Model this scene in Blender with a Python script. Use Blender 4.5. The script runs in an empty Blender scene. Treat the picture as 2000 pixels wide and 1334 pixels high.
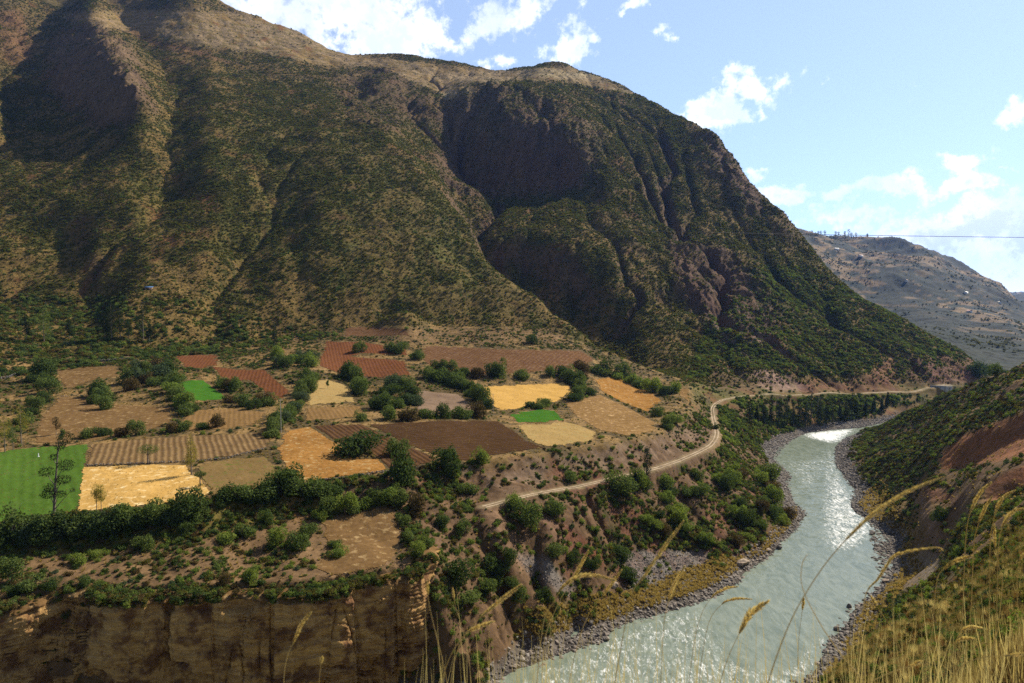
import bpy, bmesh, math, random, time
import numpy as np
from mathutils import Vector, geometry as mgeo
T0 = time.time()
def log(*a): print('[%.1fs]' % (time.time() - T0), *a, flush=True)
rng = np.random.default_rng(7)
random.seed(7)
S = bpy.context.scene
# ------------------------------------------------------------------ camera, world, sun, exposure
F, CX, CY, HZ, CAMZ = 1333.3, 1000.0, 667.0, 590.0, 120.0     # photo pixels (2000 wide), camera height above the river
PITCH = math.atan((CY - HZ) / F)
cam = bpy.data.cameras.new('camera'); co = bpy.data.objects.new('camera', cam); S.collection.objects.link(co)
cam.lens = 24; cam.sensor_width = 36; cam.clip_start = 0.1; cam.clip_end = 60000
co.location = (0, 0, CAMZ); co.rotation_euler = (math.pi/2 - PITCH, 0, 0)
cam.dof.use_dof = True; cam.dof.focus_distance = 180; cam.dof.aperture_fstop = 5.0
S.camera = co
SUN_AZ, SUN_EL = math.radians(52), math.radians(40)            # azimuth to the right of the view axis, elevation
sun_dir = Vector((math.sin(SUN_AZ)*math.cos(SUN_EL), math.cos(SUN_AZ)*math.cos(SUN_EL), math.sin(SUN_EL)))
sl = bpy.data.lights.new('sun', 'SUN'); sl.energy = 5.0; sl.angle = math.radians(0.53); sl.color = (1.0, 0.90, 0.74)
so = bpy.data.objects.new('sun', sl); S.collection.objects.link(so)
so.rotation_euler = sun_dir.to_track_quat('Z', 'Y').to_euler()
S.view_settings.view_transform = 'Standard'; S.view_settings.look = 'None'
S.view_settings.exposure = 0.54; S.view_settings.gamma = 1.0
S.cycles.max_bounces = 6; S.cycles.diffuse_bounces = 2; S.cycles.glossy_bounces = 2
S.cycles.transparent_max_bounces = 8; S.cycles.volume_bounces = 1
S.cycles.use_denoising = False
S.cycles.use_adaptive_sampling = True; S.cycles.adaptive_threshold = 0.012

class NT:                                                       # small helper for node trees
    def __init__(s, nt): s.nt = nt; nt.nodes.clear()
    def n(s, t, props=None, **ins):
        nd = s.nt.nodes.new(t)
        for k, v in (props or {}).items(): setattr(nd, k, v)
        for k, v in ins.items():
            key = int(k[1:]) if k[0] == 'i' and k[1:].isdigit() else k.replace('_', ' ')
            s.set(nd.inputs[key], v)
        return nd
    def set(s, sock, v):
        if isinstance(v, bpy.types.NodeSocket): s.nt.links.new(v, sock)
        elif isinstance(v, bpy.types.Node): s.nt.links.new(v.outputs[0], sock)
        else: sock.default_value = v
    def math(s, op, a, b=0.0, c=0.0, clamp=False):
        return s.n('ShaderNodeMath', {'operation': op, 'use_clamp': clamp}, i0=a, i1=b, i2=c).outputs[0]
    def vmath(s, op, a, b=(0, 0, 0)):
        nd = s.n('ShaderNodeVectorMath', {'operation': op}, i0=a, i1=b)
        return nd.outputs['Value'] if op in ('DOT_PRODUCT', 'LENGTH', 'DISTANCE') else nd.outputs[0]
    def mix(s, f, a, b, mode='MIX'):
        nd = s.nt.nodes.new('ShaderNodeMix'); nd.data_type = 'RGBA'; nd.blend_type = mode
        s.set(nd.inputs['Factor'], f)
        for key, v in (('A', a), ('B', b)):
            sk = [i for i in nd.inputs if i.name == key and i.type == 'RGBA'][0]
            if isinstance(v, tuple) and len(v) == 3: v = (*v, 1)
            s.set(sk, v)
        return [o for o in nd.outputs if o.type == 'RGBA'][0]
    def ramp(s, v, pts, interp='LINEAR'):
        nd = s.n('ShaderNodeValToRGB', Fac=v); r = nd.color_ramp; r.interpolation = interp
        while len(r.elements) < len(pts): r.elements.new(0.5)
        for e, (p, c) in zip(r.elements, pts):
            e.position = p; e.color = (c, c, c, 1) if not isinstance(c, tuple) else (*c, 1)
        return nd.outputs[0]
    def maprange(s, v, a, b, c=0.0, d=1.0, smooth=False):
        return s.n('ShaderNodeMapRange', {'interpolation_type': 'SMOOTHSTEP' if smooth else 'LINEAR'}, i0=v, i1=a, i2=b, i3=c, i4=d).outputs[0]
    def noise(s, vec, scale, detail=4, rough=0.55, dist=0.0, typ='FBM'):
        nd = s.n('ShaderNodeTexNoise', {'noise_type': typ}, Scale=scale, Detail=detail, Roughness=rough, Distortion=dist)
        s.set(nd.inputs['Vector'], vec); return nd.outputs[0]

def pix_dir(px, py):                                            # view ray of a photo pixel, scaled to forward distance 1
    a, b = (px - CX) / F, (CY - py) / F
    cp, sp = math.cos(PITCH), math.sin(PITCH)
    y = cp + b * sp; z = -sp + b * cp
    return a / y, z / y                                         # X per unit Y, height per unit Y

# ---- world: Nishita sky with procedural clouds by direction
W = bpy.data.worlds.new('World'); S.world = W; W.use_nodes = True
t = NT(W.node_tree)
tc = t.n('ShaderNodeTexCoord')
dirv = t.vmath('NORMALIZE', tc.outputs['Generated'])
sky = t.n('ShaderNodeTexSky', {'sky_type': 'NISHITA', 'sun_disc': False, 'sun_elevation': SUN_EL, 'sun_rotation': SUN_AZ,
                               'altitude': 2800.0, 'air_density': 1.0, 'dust_density': 1.6, 'ozone_density': 1.6})
sep = t.n('ShaderNodeSeparateXYZ', i0=dirv)
cloud_spots = [  # photo x, y, half-width, half-height (pixels), tilt (deg), weight: where cloud masses stand in the sky
 (600, 15, 230, 105, 0, 1.1), (780, 75, 175, 75, -10, 1.1), (690, 5, 180, 70, 0, .9), (985, 22, 110, 50, 15, 1.0), (975, 118, 36, 26, 0, .8),
 (1110, 85, 75, 40, 35, 1.0), (1130, 45, 30, 45, 0, .8), (1165, 65, 34, 20, 0, .8), (1230, 22, 36, 18, 0, .9), (1280, 55, 36, 16, 10, .7), (1308, 78, 22, 18, 0, .7),
 (1400, 215, 75, 34, 15, 1.0), (1480, 165, 75, 36, -10, 1.0), (1455, 135, 30, 26, 0, .8), (1560, 145, 30, 20, 30, .8), (1615, 158, 36, 14, 15, .8),
 (1510, 225, 16, 14, 0, .5), (1985, 215, 45, 32, 10, 1.0), (1480, 348, 32, 16, 0, .7), (1540, 380, 60, 26, 0, .9),
 (1700, 365, 150, 30, 8, 1.0), (1880, 325, 60, 22, 0, .9), (1860, 365, 130, 22, 0, .9), (1640, 420, 150, 26, 0, .7), (1960, 330, 26, 8, 0, .5),
 (1850, 445, 230, 50, 5, 1.1), (1760, 500, 160, 30, 0, .9), (1700, 440, 120, 26, 0, .8), (1980, 480, 120, 60, 0, .9), (1900, 540, 190, 26, 0, .75), (1990, 520, 60, 30, 0, .8),
 (250, -150, 500, 60, 0, .8), (2350, 300, 250, 70, 0, 1), (2500, 480, 300, 60, 0, 1), (-500, 200, 400, 150, 0, 1), (1500, -400, 300, 120, 0, .8)]
mask = None
cn = t.noise(dirv, 9.0, 8, 0.6)
wv = t.n('ShaderNodeTexNoise', Scale=13.0, Detail=8, Roughness=.62); t.set(wv.inputs['Vector'], dirv)
warp = t.vmath('MULTIPLY', t.vmath('SUBTRACT', wv.outputs['Color'], (.5, .5, .5)), (.13, .0, .10))
px0 = t.math('DIVIDE', sep.outputs[0], sep.outputs[1]); pz0 = t.math('DIVIDE', sep.outputs[2], sep.outputs[1])
ws = t.n('ShaderNodeSeparateXYZ', i0=warp)
pxw = t.math('ADD', px0, ws.outputs[0]); pzw = t.math('ADD', pz0, ws.outputs[2])
for (x, y, hw, hh, tilt, wgt) in cloud_spots:
    u, v = pix_dir(x, y); ca, sa = math.cos(math.radians(tilt)), math.sin(math.radians(tilt))
    dx = t.math('SUBTRACT', pxw, u); dz = t.math('SUBTRACT', pzw, v)
    a = t.math('ADD', t.math('MULTIPLY', dx, ca*F/hw), t.math('MULTIPLY', dz, sa*F/hw))
    b = t.math('ADD', t.math('MULTIPLY', dx, -sa*F/hh), t.math('MULTIPLY', dz, ca*F/hh))
    r2 = t.math('ADD', t.math('MULTIPLY', a, a), t.math('MULTIPLY', b, b))
    g = t.math('MULTIPLY', t.math('EXPONENT', t.math('MULTIPLY', r2, -1.0)), wgt)
    mask = g if mask is None else t.math('MAXIMUM', mask, g)
front = t.math('GREATER_THAN', sep.outputs[1], 0.05)
fine = t.noise(dirv, 48.0, 9, 0.66)
dens = t.math('ADD', mask, t.math('MULTIPLY', t.math('SUBTRACT', cn, 0.5), 1.7))
dens = t.math('ADD', dens, t.math('MULTIPLY', t.math('SUBTRACT', fine, 0.5), 1.9))
cover = t.maprange(dens, 0.40, 1.12, 0, 1, True)
back = t.maprange(t.noise(dirv, 2.2, 7, .6), .60, .72, 0, .3, True)      # clouds behind the camera
cover = t.math('MULTIPLY', t.n('ShaderNodeMix', {}, i0=front, i2=back, i3=cover).outputs[0], t.maprange(sep.outputs[2], -.02, .03))
body = t.maprange(t.math('ADD', dens, t.math('MULTIPLY', t.math('SUBTRACT', t.noise(dirv, 14, 5, .6), .5), 1.6)), .5, 1.3, 1, 0, True)
ccol = t.mix(body, (5.4, 6.0, 7.2), (9.5, 9.6, 9.6))
toward = t.maprange(t.vmath('DOT_PRODUCT', dirv, (sun_dir.x, sun_dir.y, 0)), -.35, .42, 0, 1, True)   # the sky is deeper away from the sun
skyw = t.mix(.30, sky.outputs[0], (5.2, 6.3, 8.2)); dim = t.math('MULTIPLY', t.maprange(toward, 0, 1, .40, 1), t.maprange(sep.outputs[2], .45, .85, 1, .5, True))
skyc = t.vmath('SCALE', skyw); t.set(skyc.node.inputs['Scale'], dim)
col = t.mix(cover, skyc, ccol)
bg = t.n('ShaderNodeBackground', Color=col, Strength=0.125)
t.n('ShaderNodeOutputWorld', Surface=bg.outputs[0])

# ------------------------------------------------------------------ numpy helpers
def fade(a): return a*a*(3 - 2*a)
def smooth(x, a, b):
    return fade(np.clip((x - a) / (b - a), 0, 1))
def vnoise(x, y, seed=0):
    xi = np.floor(x).astype(np.int64); yi = np.floor(y).astype(np.int64)
    fx = fade(x - xi); fy = fade(y - yi)
    def h(i, j):
        n = (i*374761393 + j*668265263 + seed*1442695041) & 0xffffffff
        n = ((n ^ (n >> 13))*1274126177) & 0xffffffff
        return ((n ^ (n >> 16)) & 0xffff) / 65535.0
    a = h(xi, yi); b = h(xi+1, yi); c = h(xi, yi+1); d = h(xi+1, yi+1)
    return (a + (b-a)*fx)*(1-fy) + (c + (d-c)*fx)*fy
def fbm(x, y, scale, octv=5, seed=0, gain=.5, ridged=False):
    s = np.zeros(np.broadcast(x, y).shape); amp = 1.0; tot = 0; fr = 1.0/scale
    for o in range(octv):
        v = vnoise(x*fr + 17.3*o, y*fr - 9.1*o, seed + o*101)*2 - 1
        if ridged: v = 1 - 2*np.abs(v)
        s += v*amp; tot += amp; amp *= gain; fr *= 2.03
    return s/tot
def blur1(a, r, ax):
    if r < 1: return a
    k = 2*r + 1
    pad = [(0, 0), (0, 0)]; pad[ax] = (r+1, r)
    c = np.cumsum(np.pad(a, pad, 'edge'), ax)
    if ax == 0: return (c[k:] - c[:-k]) / k
    return (c[:, k:] - c[:, :-k]) / k
def blur(a, r0, r1=None, it=2):
    r1 = r0 if r1 is None else r1
    for _ in range(it): a = blur1(blur1(a, r0, 0), r1, 1)
    return a
def in_poly(x, y, poly):
    inside = np.zeros(x.shape, bool); n = len(poly); j = n-1
    for i in range(n):
        xi, yi = poly[i]; xj, yj = poly[j]
        c = ((yi > y) != (yj > y))
        if yi != yj: inside ^= c & (x < (xj-xi)*(y-yi)/(yj-yi) + xi)
        j = i
    return inside

# ------------------------------------------------------------------ terrain control points
PTS = []; EDG = []
def c_pt(px, py, D=None, z=None):
    u, v = pix_dir(px, py)
    if D is None: D = (z - CAMZ) / v
    return (u, D, CAMZ + v*D if z is None else z)
def line(pts, close=False):                                     # breakline of control points
    i0 = len(PTS); PTS.extend(pts)
    for k in range(len(pts)-1): EDG.append((i0+k, i0+k+1))
def pl(*a): return [c_pt(*q) for q in a]                        # pixel x, pixel y, forward distance
def wl(*a): return [(u, D, z) for (u, D, z) in a]               # slope u, distance, height
BANK_L = [(955,1334),(1007,1303),(1072,1285),(1170,1248),(1222,1212),(1300,1191),(1352,1182),(1440,1141),(1450,1117),(1471,1106),(1496,1089),(1524,1057),
          (1552,1033),(1570,1005),(1548,984),(1541,966),(1526,942),(1540,930),(1510,902),(1489,877),(1545,859),(1573,846),(1615,841),(1681,836)]
BANK_R = [(1573,1334),(1587,1320),(1604,1292),(1622,1257),(1654,1225),(1672,1190),(1722,1152),(1752,1113),(1760,1075),(1744,1042),(1702,1020),(1671,1002),
          (1662,988),(1685,974),(1671,953),(1653,932),(1636,908),(1636,873),(1655,855),(1700,842)]
bl = [c_pt(x, y, z=0.0) for x, y in BANK_L] + [(.60, 715, 0), (.72, 790, 0), (.95, 860, 0), (1.05, 880, 0)]
br = [c_pt(x, y, z=0.0) for x, y in BANK_R] + [(.61, 650, 0), (.72, 690, 0), (.95, 740, 0), (1.05, 760, 0)]
bl = [(-1.05, 160, 0), (-.8, 163, 0), (-.55, 168, 0), (-.35, 178, 0), (-.18, 192, 0), (-.09, 204, 0)] + bl
br = [(-1.05, 95, 0), (-.6, 110, 0), (-.2, 125, 0), (0, 140, 0), (.2, 160, 0), (.33, 182, 0)] + br
line(bl); line(br)
# bed of the river between the banks
line([(-1.05, 128, -4), (-.6, 139, -4), (-.2, 155, -4), (.0, 176, -4), (.18, 205, -4), (.29, 245, -4), (.38, 275, -4), (.46, 330, -4), (.49, 380, -4), (.455, 430, -4),
      (.445, 480, -4), (.43, 540, -4), (.45, 610, -4), (.52, 640, -4), (.62, 685, -4), (.8, 765, -4), (1.05, 820, -4)])
ROAD = [(945,990,266),(1000,975,276),(1060,962,290),(1130,950,304),(1190,936,318),(1240,925,330),(1290,912,350),(1330,898,370),(1370,880,397),(1392,865,420),(1400,845,462),(1393,815,530),
        (1393,795,572),(1410,782,600),(1440,775,622),(1500,770,655),(1600,768,700),(1700,768,728),(1780,765,745),(1815,757,760),(1860,752,775)]
road_c = pl(*ROAD)
line([(p[0]*1.0-.0, p[1]*.993, p[2]) for p in road_c])
line([(p[0], p[1]*1.012, p[2]+.1) for p in road_c])
# rim of the upper terrace and foot of the scarp below it
RIM = [(0,1020,215),(150,1002,222),(300,985,228),(410,972,236),(560,945,250),(600,941,254),(757,925,268),(810,915,276),(908,902,294),(1000,890,306),(1065,883,316),(1170,862,342),
       (1275,848,372),(1305,832,402),(1345,800,460),(1352,775,520),(1340,752,575)]
line([(-1.05, 205, 50), (-.9, 208, 50)] + pl(*RIM))
line([(-1.05, 196, 42), (-.9, 198, 42)] + pl((0,1092,206),(150,1078,211),(300,1062,216),(420,1045,222),(560,1015,238),(640,1000,246),(740,985,255),(820,975,263),(900,965,276),(1000,935,296),(1065,922,306),
     (1170,905,330),(1275,885,358),(1310,870,385),(1368,820,470),(1376,790,545),(1372,765,600)))
# lower terrace front (top of the cliff) and its inner points
CLIFF = [(0,1172,184),(60,1162,186),(200,1150,190),(400,1147,193),(560,1142,196),(660,1136,200),(690,1125,203),(750,1118,206),(808,1108,211)]
cl = [(-1.05, 178, 40), (-.9, 180, 40)] + pl(*CLIFF)
line(cl)
line([(p[0], p[1]-2.5, 4) for p in cl])
line([(p[0], (p[1]-2.5)*.5 + b*.5, 1.2) for p, b in zip(cl, (161, 163, 167, 168, 170, 176, 184, 192, 192, 196, 200))])
PTS += pl((100,1110,199),(300,1105,205),(500,1080,216),(700,1040,236),(770,1000,250),(640,1090,216),(760,1070,228))
# right side of the cliff corner: red rock and wooded slope down to the river
line(pl((835,1112,213),(850,1150,210),(870,1200,206),(900,1235,204),(930,1262,206),(900,1300,206)))
line(pl((815,1010,252),(860,1030,247),(880,1060,240),(885,1100,232),(900,1150,224),(950,1220,217)))
PTS += pl((960,1000,264),(1000,1010,265),(1060,1000,272),(1130,985,284),(940,1060,247),(1000,1100,240),(1080,1060,258),(1150,1040,276),(1200,1060,288),(1250,1000,308),(1320,960,345),
          (1300,1050,305),(1250,1100,290),(1330,1090,297),(1400,1060,312),(1440,960,368),(1400,920,388),(1450,900,425),(1480,1000,342),(1480,1050,323),(1430,850,500),(1460,820,575),
          (1520,815,640),(1600,810,668),(1680,810,692),(1740,800,715))
PTS += pl((1050,1170,240),(1150,1180,252),(1000,1190,232),(1230,1150,270),(1290,1130,280),(1120,1240,243),(1010,1265,229),(1390,1120,289),(1440,1085,301),(1500,1050,332))
# raised edge of the left bank, a couple of metres above the water
def offs(pts, d, z):
    xy = [(p[0]*p[1], p[1]) for p in pts]; out = []
    for k in range(1, len(xy)-1):
        tx, ty = xy[min(k+2, len(xy)-1)][0]-xy[max(k-2, 0)][0], xy[min(k+2, len(xy)-1)][1]-xy[max(k-2, 0)][1]; L = math.hypot(tx, ty)
        x, y = xy[k][0] - ty/L*d, xy[k][1] + tx/L*d; out.append((x/y, y, z))
    return out
PTS += offs(bl, 3.5, 2.2)[6:-3]; PTS += offs(br, -4, 2.4)[4:-3]
# upper terrace surface
PTS += pl((548,838,345),(700,740,530),(640,690,610),(800,690,620),(940,750,520),(150,860,320),(0,780,430),(350,700,585),(100,720,530),(0,740,490),(960,805,432),(1150,700,660),
          (1150,760,540),(1250,780,540),(1300,765,580),(700,880,303),(850,830,358),(350,930,262),(350,830,355),(60,930,263),(220,770,445),(480,760,470),(600,780,430),(780,780,445),
          (1040,800,450),(1100,820,415),(1200,820,425),(1230,735,640),(1290,742,640),(900,700,610),(560,690,600))
PTS += wl((-.9, 300, 58), (-1.05, 420, 66), (-.9, 480, 72))
# foot of the left mountain
line([(-1.05, 560, 84), (-.9, 560, 82)] + pl((0,700,540),(200,682,605),(400,680,645),(560,662,690),(700,640,730),(850,640,740),(1000,640,742),(1100,655,730),(1180,688,700),(1260,715,670),(1330,742,625)))
# left mountain: face points on a tilted plane, dh lifts or sinks them
def mp(px, py, dh=0, D0=700, z0=90, s=.66):
    u, v = pix_dir(px, py)
    D = (z0 + dh - s*D0 - CAMZ) / (v - s); return (u, D, CAMZ + v*D)
for q in [(0,600,0),(200,600,-6),(400,600,4),(600,600,-4),(800,590,6),(0,500,8),(150,500,-12),(300,500,10),(450,500,-14),(620,500,10),(780,500,0),(0,400,0),(170,400,14),(330,380,-14),
          (430,400,10),(560,400,-8),(700,400,8),(0,290,-20),(120,290,-25),(230,330,14),(310,280,-6),(400,270,14),(520,290,-8),(640,320,6),(0,180,-50),(60,230,-50),(110,190,-45),
          (20,60,-10),(70,110,-40),(330,170,-10),(410,180,4),(240,40,-30),(330,90,-20),(120,30,-30)]: PTS.append(mp(*q))
line([mp(190,62,30), mp(215,110,60), mp(255,170,66), mp(285,215,40), mp(250,240,15)])   # rock knob
line([mp(120,80,-20), mp(135,140,-14), mp(150,200,-12), mp(190,245,-6)])
line([mp(300,110,-30), mp(330,160,-28), mp(335,215,-16), mp(330,250,-8)])
EDGE_A = pl((1280,722,668),(1180,680,722),(1100,618,772),(1040,572,812),(975,520,858),(945,500,885),(938,470,910),(925,435,945),(890,400,985),(840,340,1055),(760,270,1190),(690,232,1300),(620,200,1405),(540,170,1520),(470,140,1620),(400,100,1730))
line(EDGE_A)
PTS += pl((300,55,1850),(180,10,1900),(500,115,1760),(560,90,1900))
# ravine floor between the two mountains
line([(p[0] + .022, p[1]*1.05, p[2] - dz) for p, dz in zip(EDGE_A[:9], (8,28,46,60,62,64,68,74,80))] + [(-.100, 1180, 335), (-.115, 1310, 408), (-.135, 1440, 488), (-.165, 1560, 575)])
# skyline of the left mountain
TOPL = pl((380,-60,2250),(430,-2,2150),(500,25,2110),(600,62,2080),(640,90,2060),(690,102,2060),(760,100,2120),(830,108,2100),(900,120,2080),(960,135,2040),(1000,131,1980),(1060,121,1930),(1105,119,1900),
          (1140,131,1860),(1190,149,1800),(1232,168,1740),(1255,186,1690),(1300,204,1600),(1340,222,1500),(1390,250,1390),(1430,292,1300),(1470,345,1220),(1520,402,1150),(1560,440,1110),(1600,485,1065),
          (1620,524,1030),(1680,568,975),(1750,610,930),(1800,640,905),(1860,675,885),(1900,700,872),(1925,722,858))
line([(-1.05, 2500, 1560), (-.9, 2500, 1500), (-.75, 2450, 1400), (-.6, 2330, 1180)] + TOPL)
line([(p[0], p[1]*1.25, p[2]*.75 - 60) for p in TOPL[:-6]])
line([(p[0]*1.02, p[1]*1.08 + 20, p[2]*.55) for p in TOPL[-9:]])
PTS += [(-1.0, 1500, 690), (-.95, 1000, 310), (-.85, 1900, 990)]
# shelf with pale fields between the mountains, and the brown hump
PTS += pl((700,150,1780),(860,185,1700),(900,150,1850),(1000,150,1850),(800,130,1900),(650,130,1850),(760,150,1620),(830,190,1520),(740,210,1420),(840,225,1450),(700,190,1560),(1150,165,1720))
# right mountain: dome and spurs
line(pl((872,200,1530),(900,172,1560),(960,160,1540),(1040,170,1500),(1110,200,1430),(1180,260,1340),(1260,350,1220),(1330,440,1110)))
line(pl((885,230,1490),(915,245,1440),(960,252,1385),(1020,240,1350),(1080,262,1305),(1130,292,1250),(1175,340,1190)))
line(pl((890,330,1395),(930,385,1310),(985,396,1262),(1040,392,1238),(1100,386,1208),(1150,392,1165)))
line(pl((965,412,1170),(1030,412,1130),(1120,415,1085),(1200,450,1030)))
PTS += pl((950,215,1500),(1040,205,1450))
line(pl((960,465,1020),(1060,470,985),(1160,520,930),(1230,590,870),(1300,650,800),(1325,700,735)))       # low green spur
line(pl((960,500,1010),(1010,530,985),(1110,600,915),(1200,662,840),(1270,708,742)))
line(pl((1200,480,990),(1280,560,915),(1330,620,850),(1400,690,760),(1470,730,700)))
PTS += pl((1290,480,1015),(1350,560,925),(1420,600,880),(1340,520,970),(1400,520,985),(1450,560,925),(1500,520,995),(1560,560,960),(1600,600,930),(1500,640,840),(1600,680,810),(1700,690,815),
          (1800,720,800),(1420,640,830),(1450,450,1085),(1400,400,1150),(1340,350,1230),(1280,290,1340),(1230,230,1480),(1440,360,1200),(1380,300,1290),(1260,420,1120),(1550,480,1060),(1540,640,850),(1650,620,900),(1750,660,860),(1850,700,830))
line(pl((1345,748,640),(1400,755,668),(1480,745,700),(1560,748,722),(1650,748,745),(1760,748,762),(1850,742,785),(1925,724,835)))
# right-hand hillside (the camera's own bank)
line(pl((1700,834,618),(1780,797,568),(1850,767,525),(1900,746,480),(1950,727,450),(2000,708,425)) + [(.84, 400, 92), (1.05, 380, 120)])
line([(p[0], p[1]*1.1, p[2] - 18) for p in pl((1780,797,568),(1850,767,525),(1900,746,480),(1950,727,450),(2000,708,425))] + [(.84, 450, 70), (1.05, 450, 80)])
line(pl((1838,885,362),(1860,862,360),(1900,842,345),(1950,822,330),(2000,806,318)) + [(.84, 300, 80)])
line(pl((1840,915,348),(1880,912,336),(1930,892,320),(1965,878,312),(2000,860,306)))
line(pl((1915,945,262),(1950,925,256),(2000,905,250)))
line(pl((1925,990,250),(1960,975,246),(2000,950,244)))
PTS += pl((1700,900,466),(1720,860,532),(1780,850,500),(1850,810,440),(1930,780,400),(1720,960,405),(1780,930,390),(1790,880,420),(1760,990,350),(1800,960,330),(1830,1040,285),(1840,1090,264),(1780,1130,287),(1760,1060,322),
          (1720,1170,266),(1820,1110,273),(1880,960,290),(1900,1000,230),(1700,1000,378),(1700,1210,250),(1665,1250,235),(1640,1300,218))
line(pl((1625,1334,82),(1665,1275,100),(1735,1205,128),(1800,1148,150),(1860,1095,172),(1895,1050,190)))
line([(p[0]-.01, p[1]*1.28, max(3.5, 120 - (120 - p[2])*1.36)) for p in pl((1625,1334,82),(1665,1275,100),(1735,1205,128),(1800,1148,150),(1860,1095,172))])
PTS += pl((2000,1000,130),(2000,1090,75),(1930,1120,100),(1940,1050,140),(1850,1200,90),(1760,1270,75),(2000,1200,34),(1900,1250,42),(1800,1334,32),(1700,1334,50),(1900,1334,16),(2000,1334,9),(2000,1270,15))
# steep bank under the camera
PTS += wl((-1.05, 3, 117.5), (-.3, 3, 117.3), (.3, 3, 117.7), (.75, 3, 118.1), (1.05, 3, 118.4), (-1.05, 8, 112), (0, 8, 112), (.4, 8, 113), (-1.05, 30, 94), (0, 30, 95), (.4, 34, 92), (-1.05, 60, 52), (0, 70, 54), (.36, 80, 58),
          (-.6, 85, 22), (-.1, 105, 22), (.25, 130, 20), (1.05, 8, 116.5), (1.05, 30, 112), (1.05, 80, 108), (1.05, 200, 104), (.95, 300, 98), (.4, 120, 40), (.42, 170, 12))
# the valley beyond the spur and the far mountains
line(pl((1990,697,1300),(1940,680,1450),(1860,640,1900)) + [(.5, 2300, 60)])
line(pl((1800,600,2300),(1900,640,2000),(2000,680,1500)))
PTS += pl((1620,500,3000),(1650,540,2750),(1750,520,3000),(1850,560,2750),(1750,570,2550),(1900,600,2400),(1980,640,1900),(1700,490,3250),(1820,510,3050))
FAR = pl((1500,452,3700),(1560,452,3650),(1583,450,3600),(1640,455,3600),(1700,461,3600),(1742,462,3620),(1800,480,3500),(1860,505,3400),(1920,537,3200),(1960,566,3000),(2000,600,2800),(2060,640,2500))
line(FAR); line([(p[0], p[1]*1.25, p[2]*.4) for p in FAR])
line(pl((1400,560,9000),(1930,560,9000),(1975,570,9300),(2000,574,9300),(2100,560,9500)))
line(pl((1400,520,16000),(1930,583,16000),(2100,578,16500)))
line([(-1.05, 3600, 500), (-.5, 3600, 500), (0, 3600, 300), (.25, 3400, 250)])
PTS += wl((-1.05, 24000, 300), (0, 24000, 300), (1.05, 24000, 100), (-1.05, 9000, 300), (0, 9000, 300), (1.05, 3500, 60), (1.05, 1500, 40), (.9, 1000, 30), (.8, 900, 20))
CORN = wl((-1.06, 2, 118.5), (1.06, 2, 118.8), (-1.06, 26000, 200), (1.06, 26000, 100)); PTS += CORN

# ------------------------------------------------------------------ TIN -> grid in (u, ln Y)
NC = 1240
U = np.linspace(-1.0, 1.0, NC)
YR = np.concatenate([np.geomspace(3.2, 90, 330, endpoint=False), np.geomspace(90, 190, 330, endpoint=False), np.geomspace(190, 950, 880, endpoint=False),
                     np.geomspace(950, 2300, 420, endpoint=False), np.geomspace(2300, 4200, 110, endpoint=False), np.geomspace(4200, 24000, 50)])
NR = len(YR); LY = np.log(YR)
SC = 3.0
v2 = [Vector((p[0]*SC, math.log(p[1]))) for p in PTS]
cv, ce, cf, ov, oe, of = mgeo.delaunay_2d_cdt(v2, EDG, [], 0, 1e-6)
zin = [p[2] for p in PTS]
cz = []
for i, v in enumerate(cv):
    if ov[i]: cz.append(float(np.mean([zin[k] for k in ov[i]])))
    else: cz.append(None)
inv = np.array([[v.x, v.y] for v in v2]); zin = np.array(zin)
for i, v in enumerate(cv):
    if cz[i] is None:
        d = ((inv[:, 0]-v.x)**2 + (inv[:, 1]-v.y)**2); k = np.argsort(d)[:3]; w = 1/(d[k]+1e-6); cz[i] = float((zin[k]*w).sum()/w.sum())
Z = np.full((NR, NC), 50.0)
US = U*SC
for tri in cf:
    p = [(cv[k].x, cv[k].y, cz[k]) for k in tri]
    for a in range(1, len(p)-1):
        A, B, C = p[0], p[a], p[a+1]
        j0 = np.searchsorted(US, min(A[0], B[0], C[0])-1e-9); j1 = np.searchsorted(US, max(A[0], B[0], C[0])+1e-9)
        i0 = np.searchsorted(LY, min(A[1], B[1], C[1])-1e-9); i1 = np.searchsorted(LY, max(A[1], B[1], C[1])+1e-9)
        if j1 <= j0 or i1 <= i0: continue
        gx, gy = np.meshgrid(US[j0:j1], LY[i0:i1])
        den = (B[1]-C[1])*(A[0]-C[0]) + (C[0]-B[0])*(A[1]-C[1])
        if abs(den) < 1e-14: continue
        l1 = ((B[1]-C[1])*(gx-C[0]) + (C[0]-B[0])*(gy-C[1]))/den
        l2 = ((C[1]-A[1])*(gx-C[0]) + (A[0]-C[0])*(gy-C[1]))/den
        l3 = 1-l1-l2
        m = (l1 >= -1e-7) & (l2 >= -1e-7) & (l3 >= -1e-7)
        Z[i0:i1, j0:j1][m] = (l1*A[2] + l2*B[2] + l3*C[2])[m]
log('tin', len(PTS), len(cf))
XG = YR[:, None]*U[None, :]; YG = np.repeat(YR[:, None], NC, 1)
sm_a = blur(Z, 4, 4); sm_b = blur(Z, 14, 12); sm_c = blur(Z, 7, 7)
wfar = smooth(YG, 640, 900)
Z = sm_a*(1-wfar) + sm_c*wfar
def sample(G, x, y):                                            # bilinear sample of a polar grid at world x, y
    x = np.asarray(x, float); y = np.maximum(np.asarray(y, float), 3.21)
    fi = np.interp(np.log(y), LY, np.arange(NR)); fj = np.clip((x/y + 1)/2*(NC-1), 0, NC-1.001)
    fi = np.clip(fi, 0, NR-1.001); i = fi.astype(int); j = fj.astype(int); a = fi-i; b = fj-j
    return (G[i, j]*(1-b) + G[i, j+1]*b)*(1-a) + (G[i+1, j]*(1-b) + G[i+1, j+1]*b)*a
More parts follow.
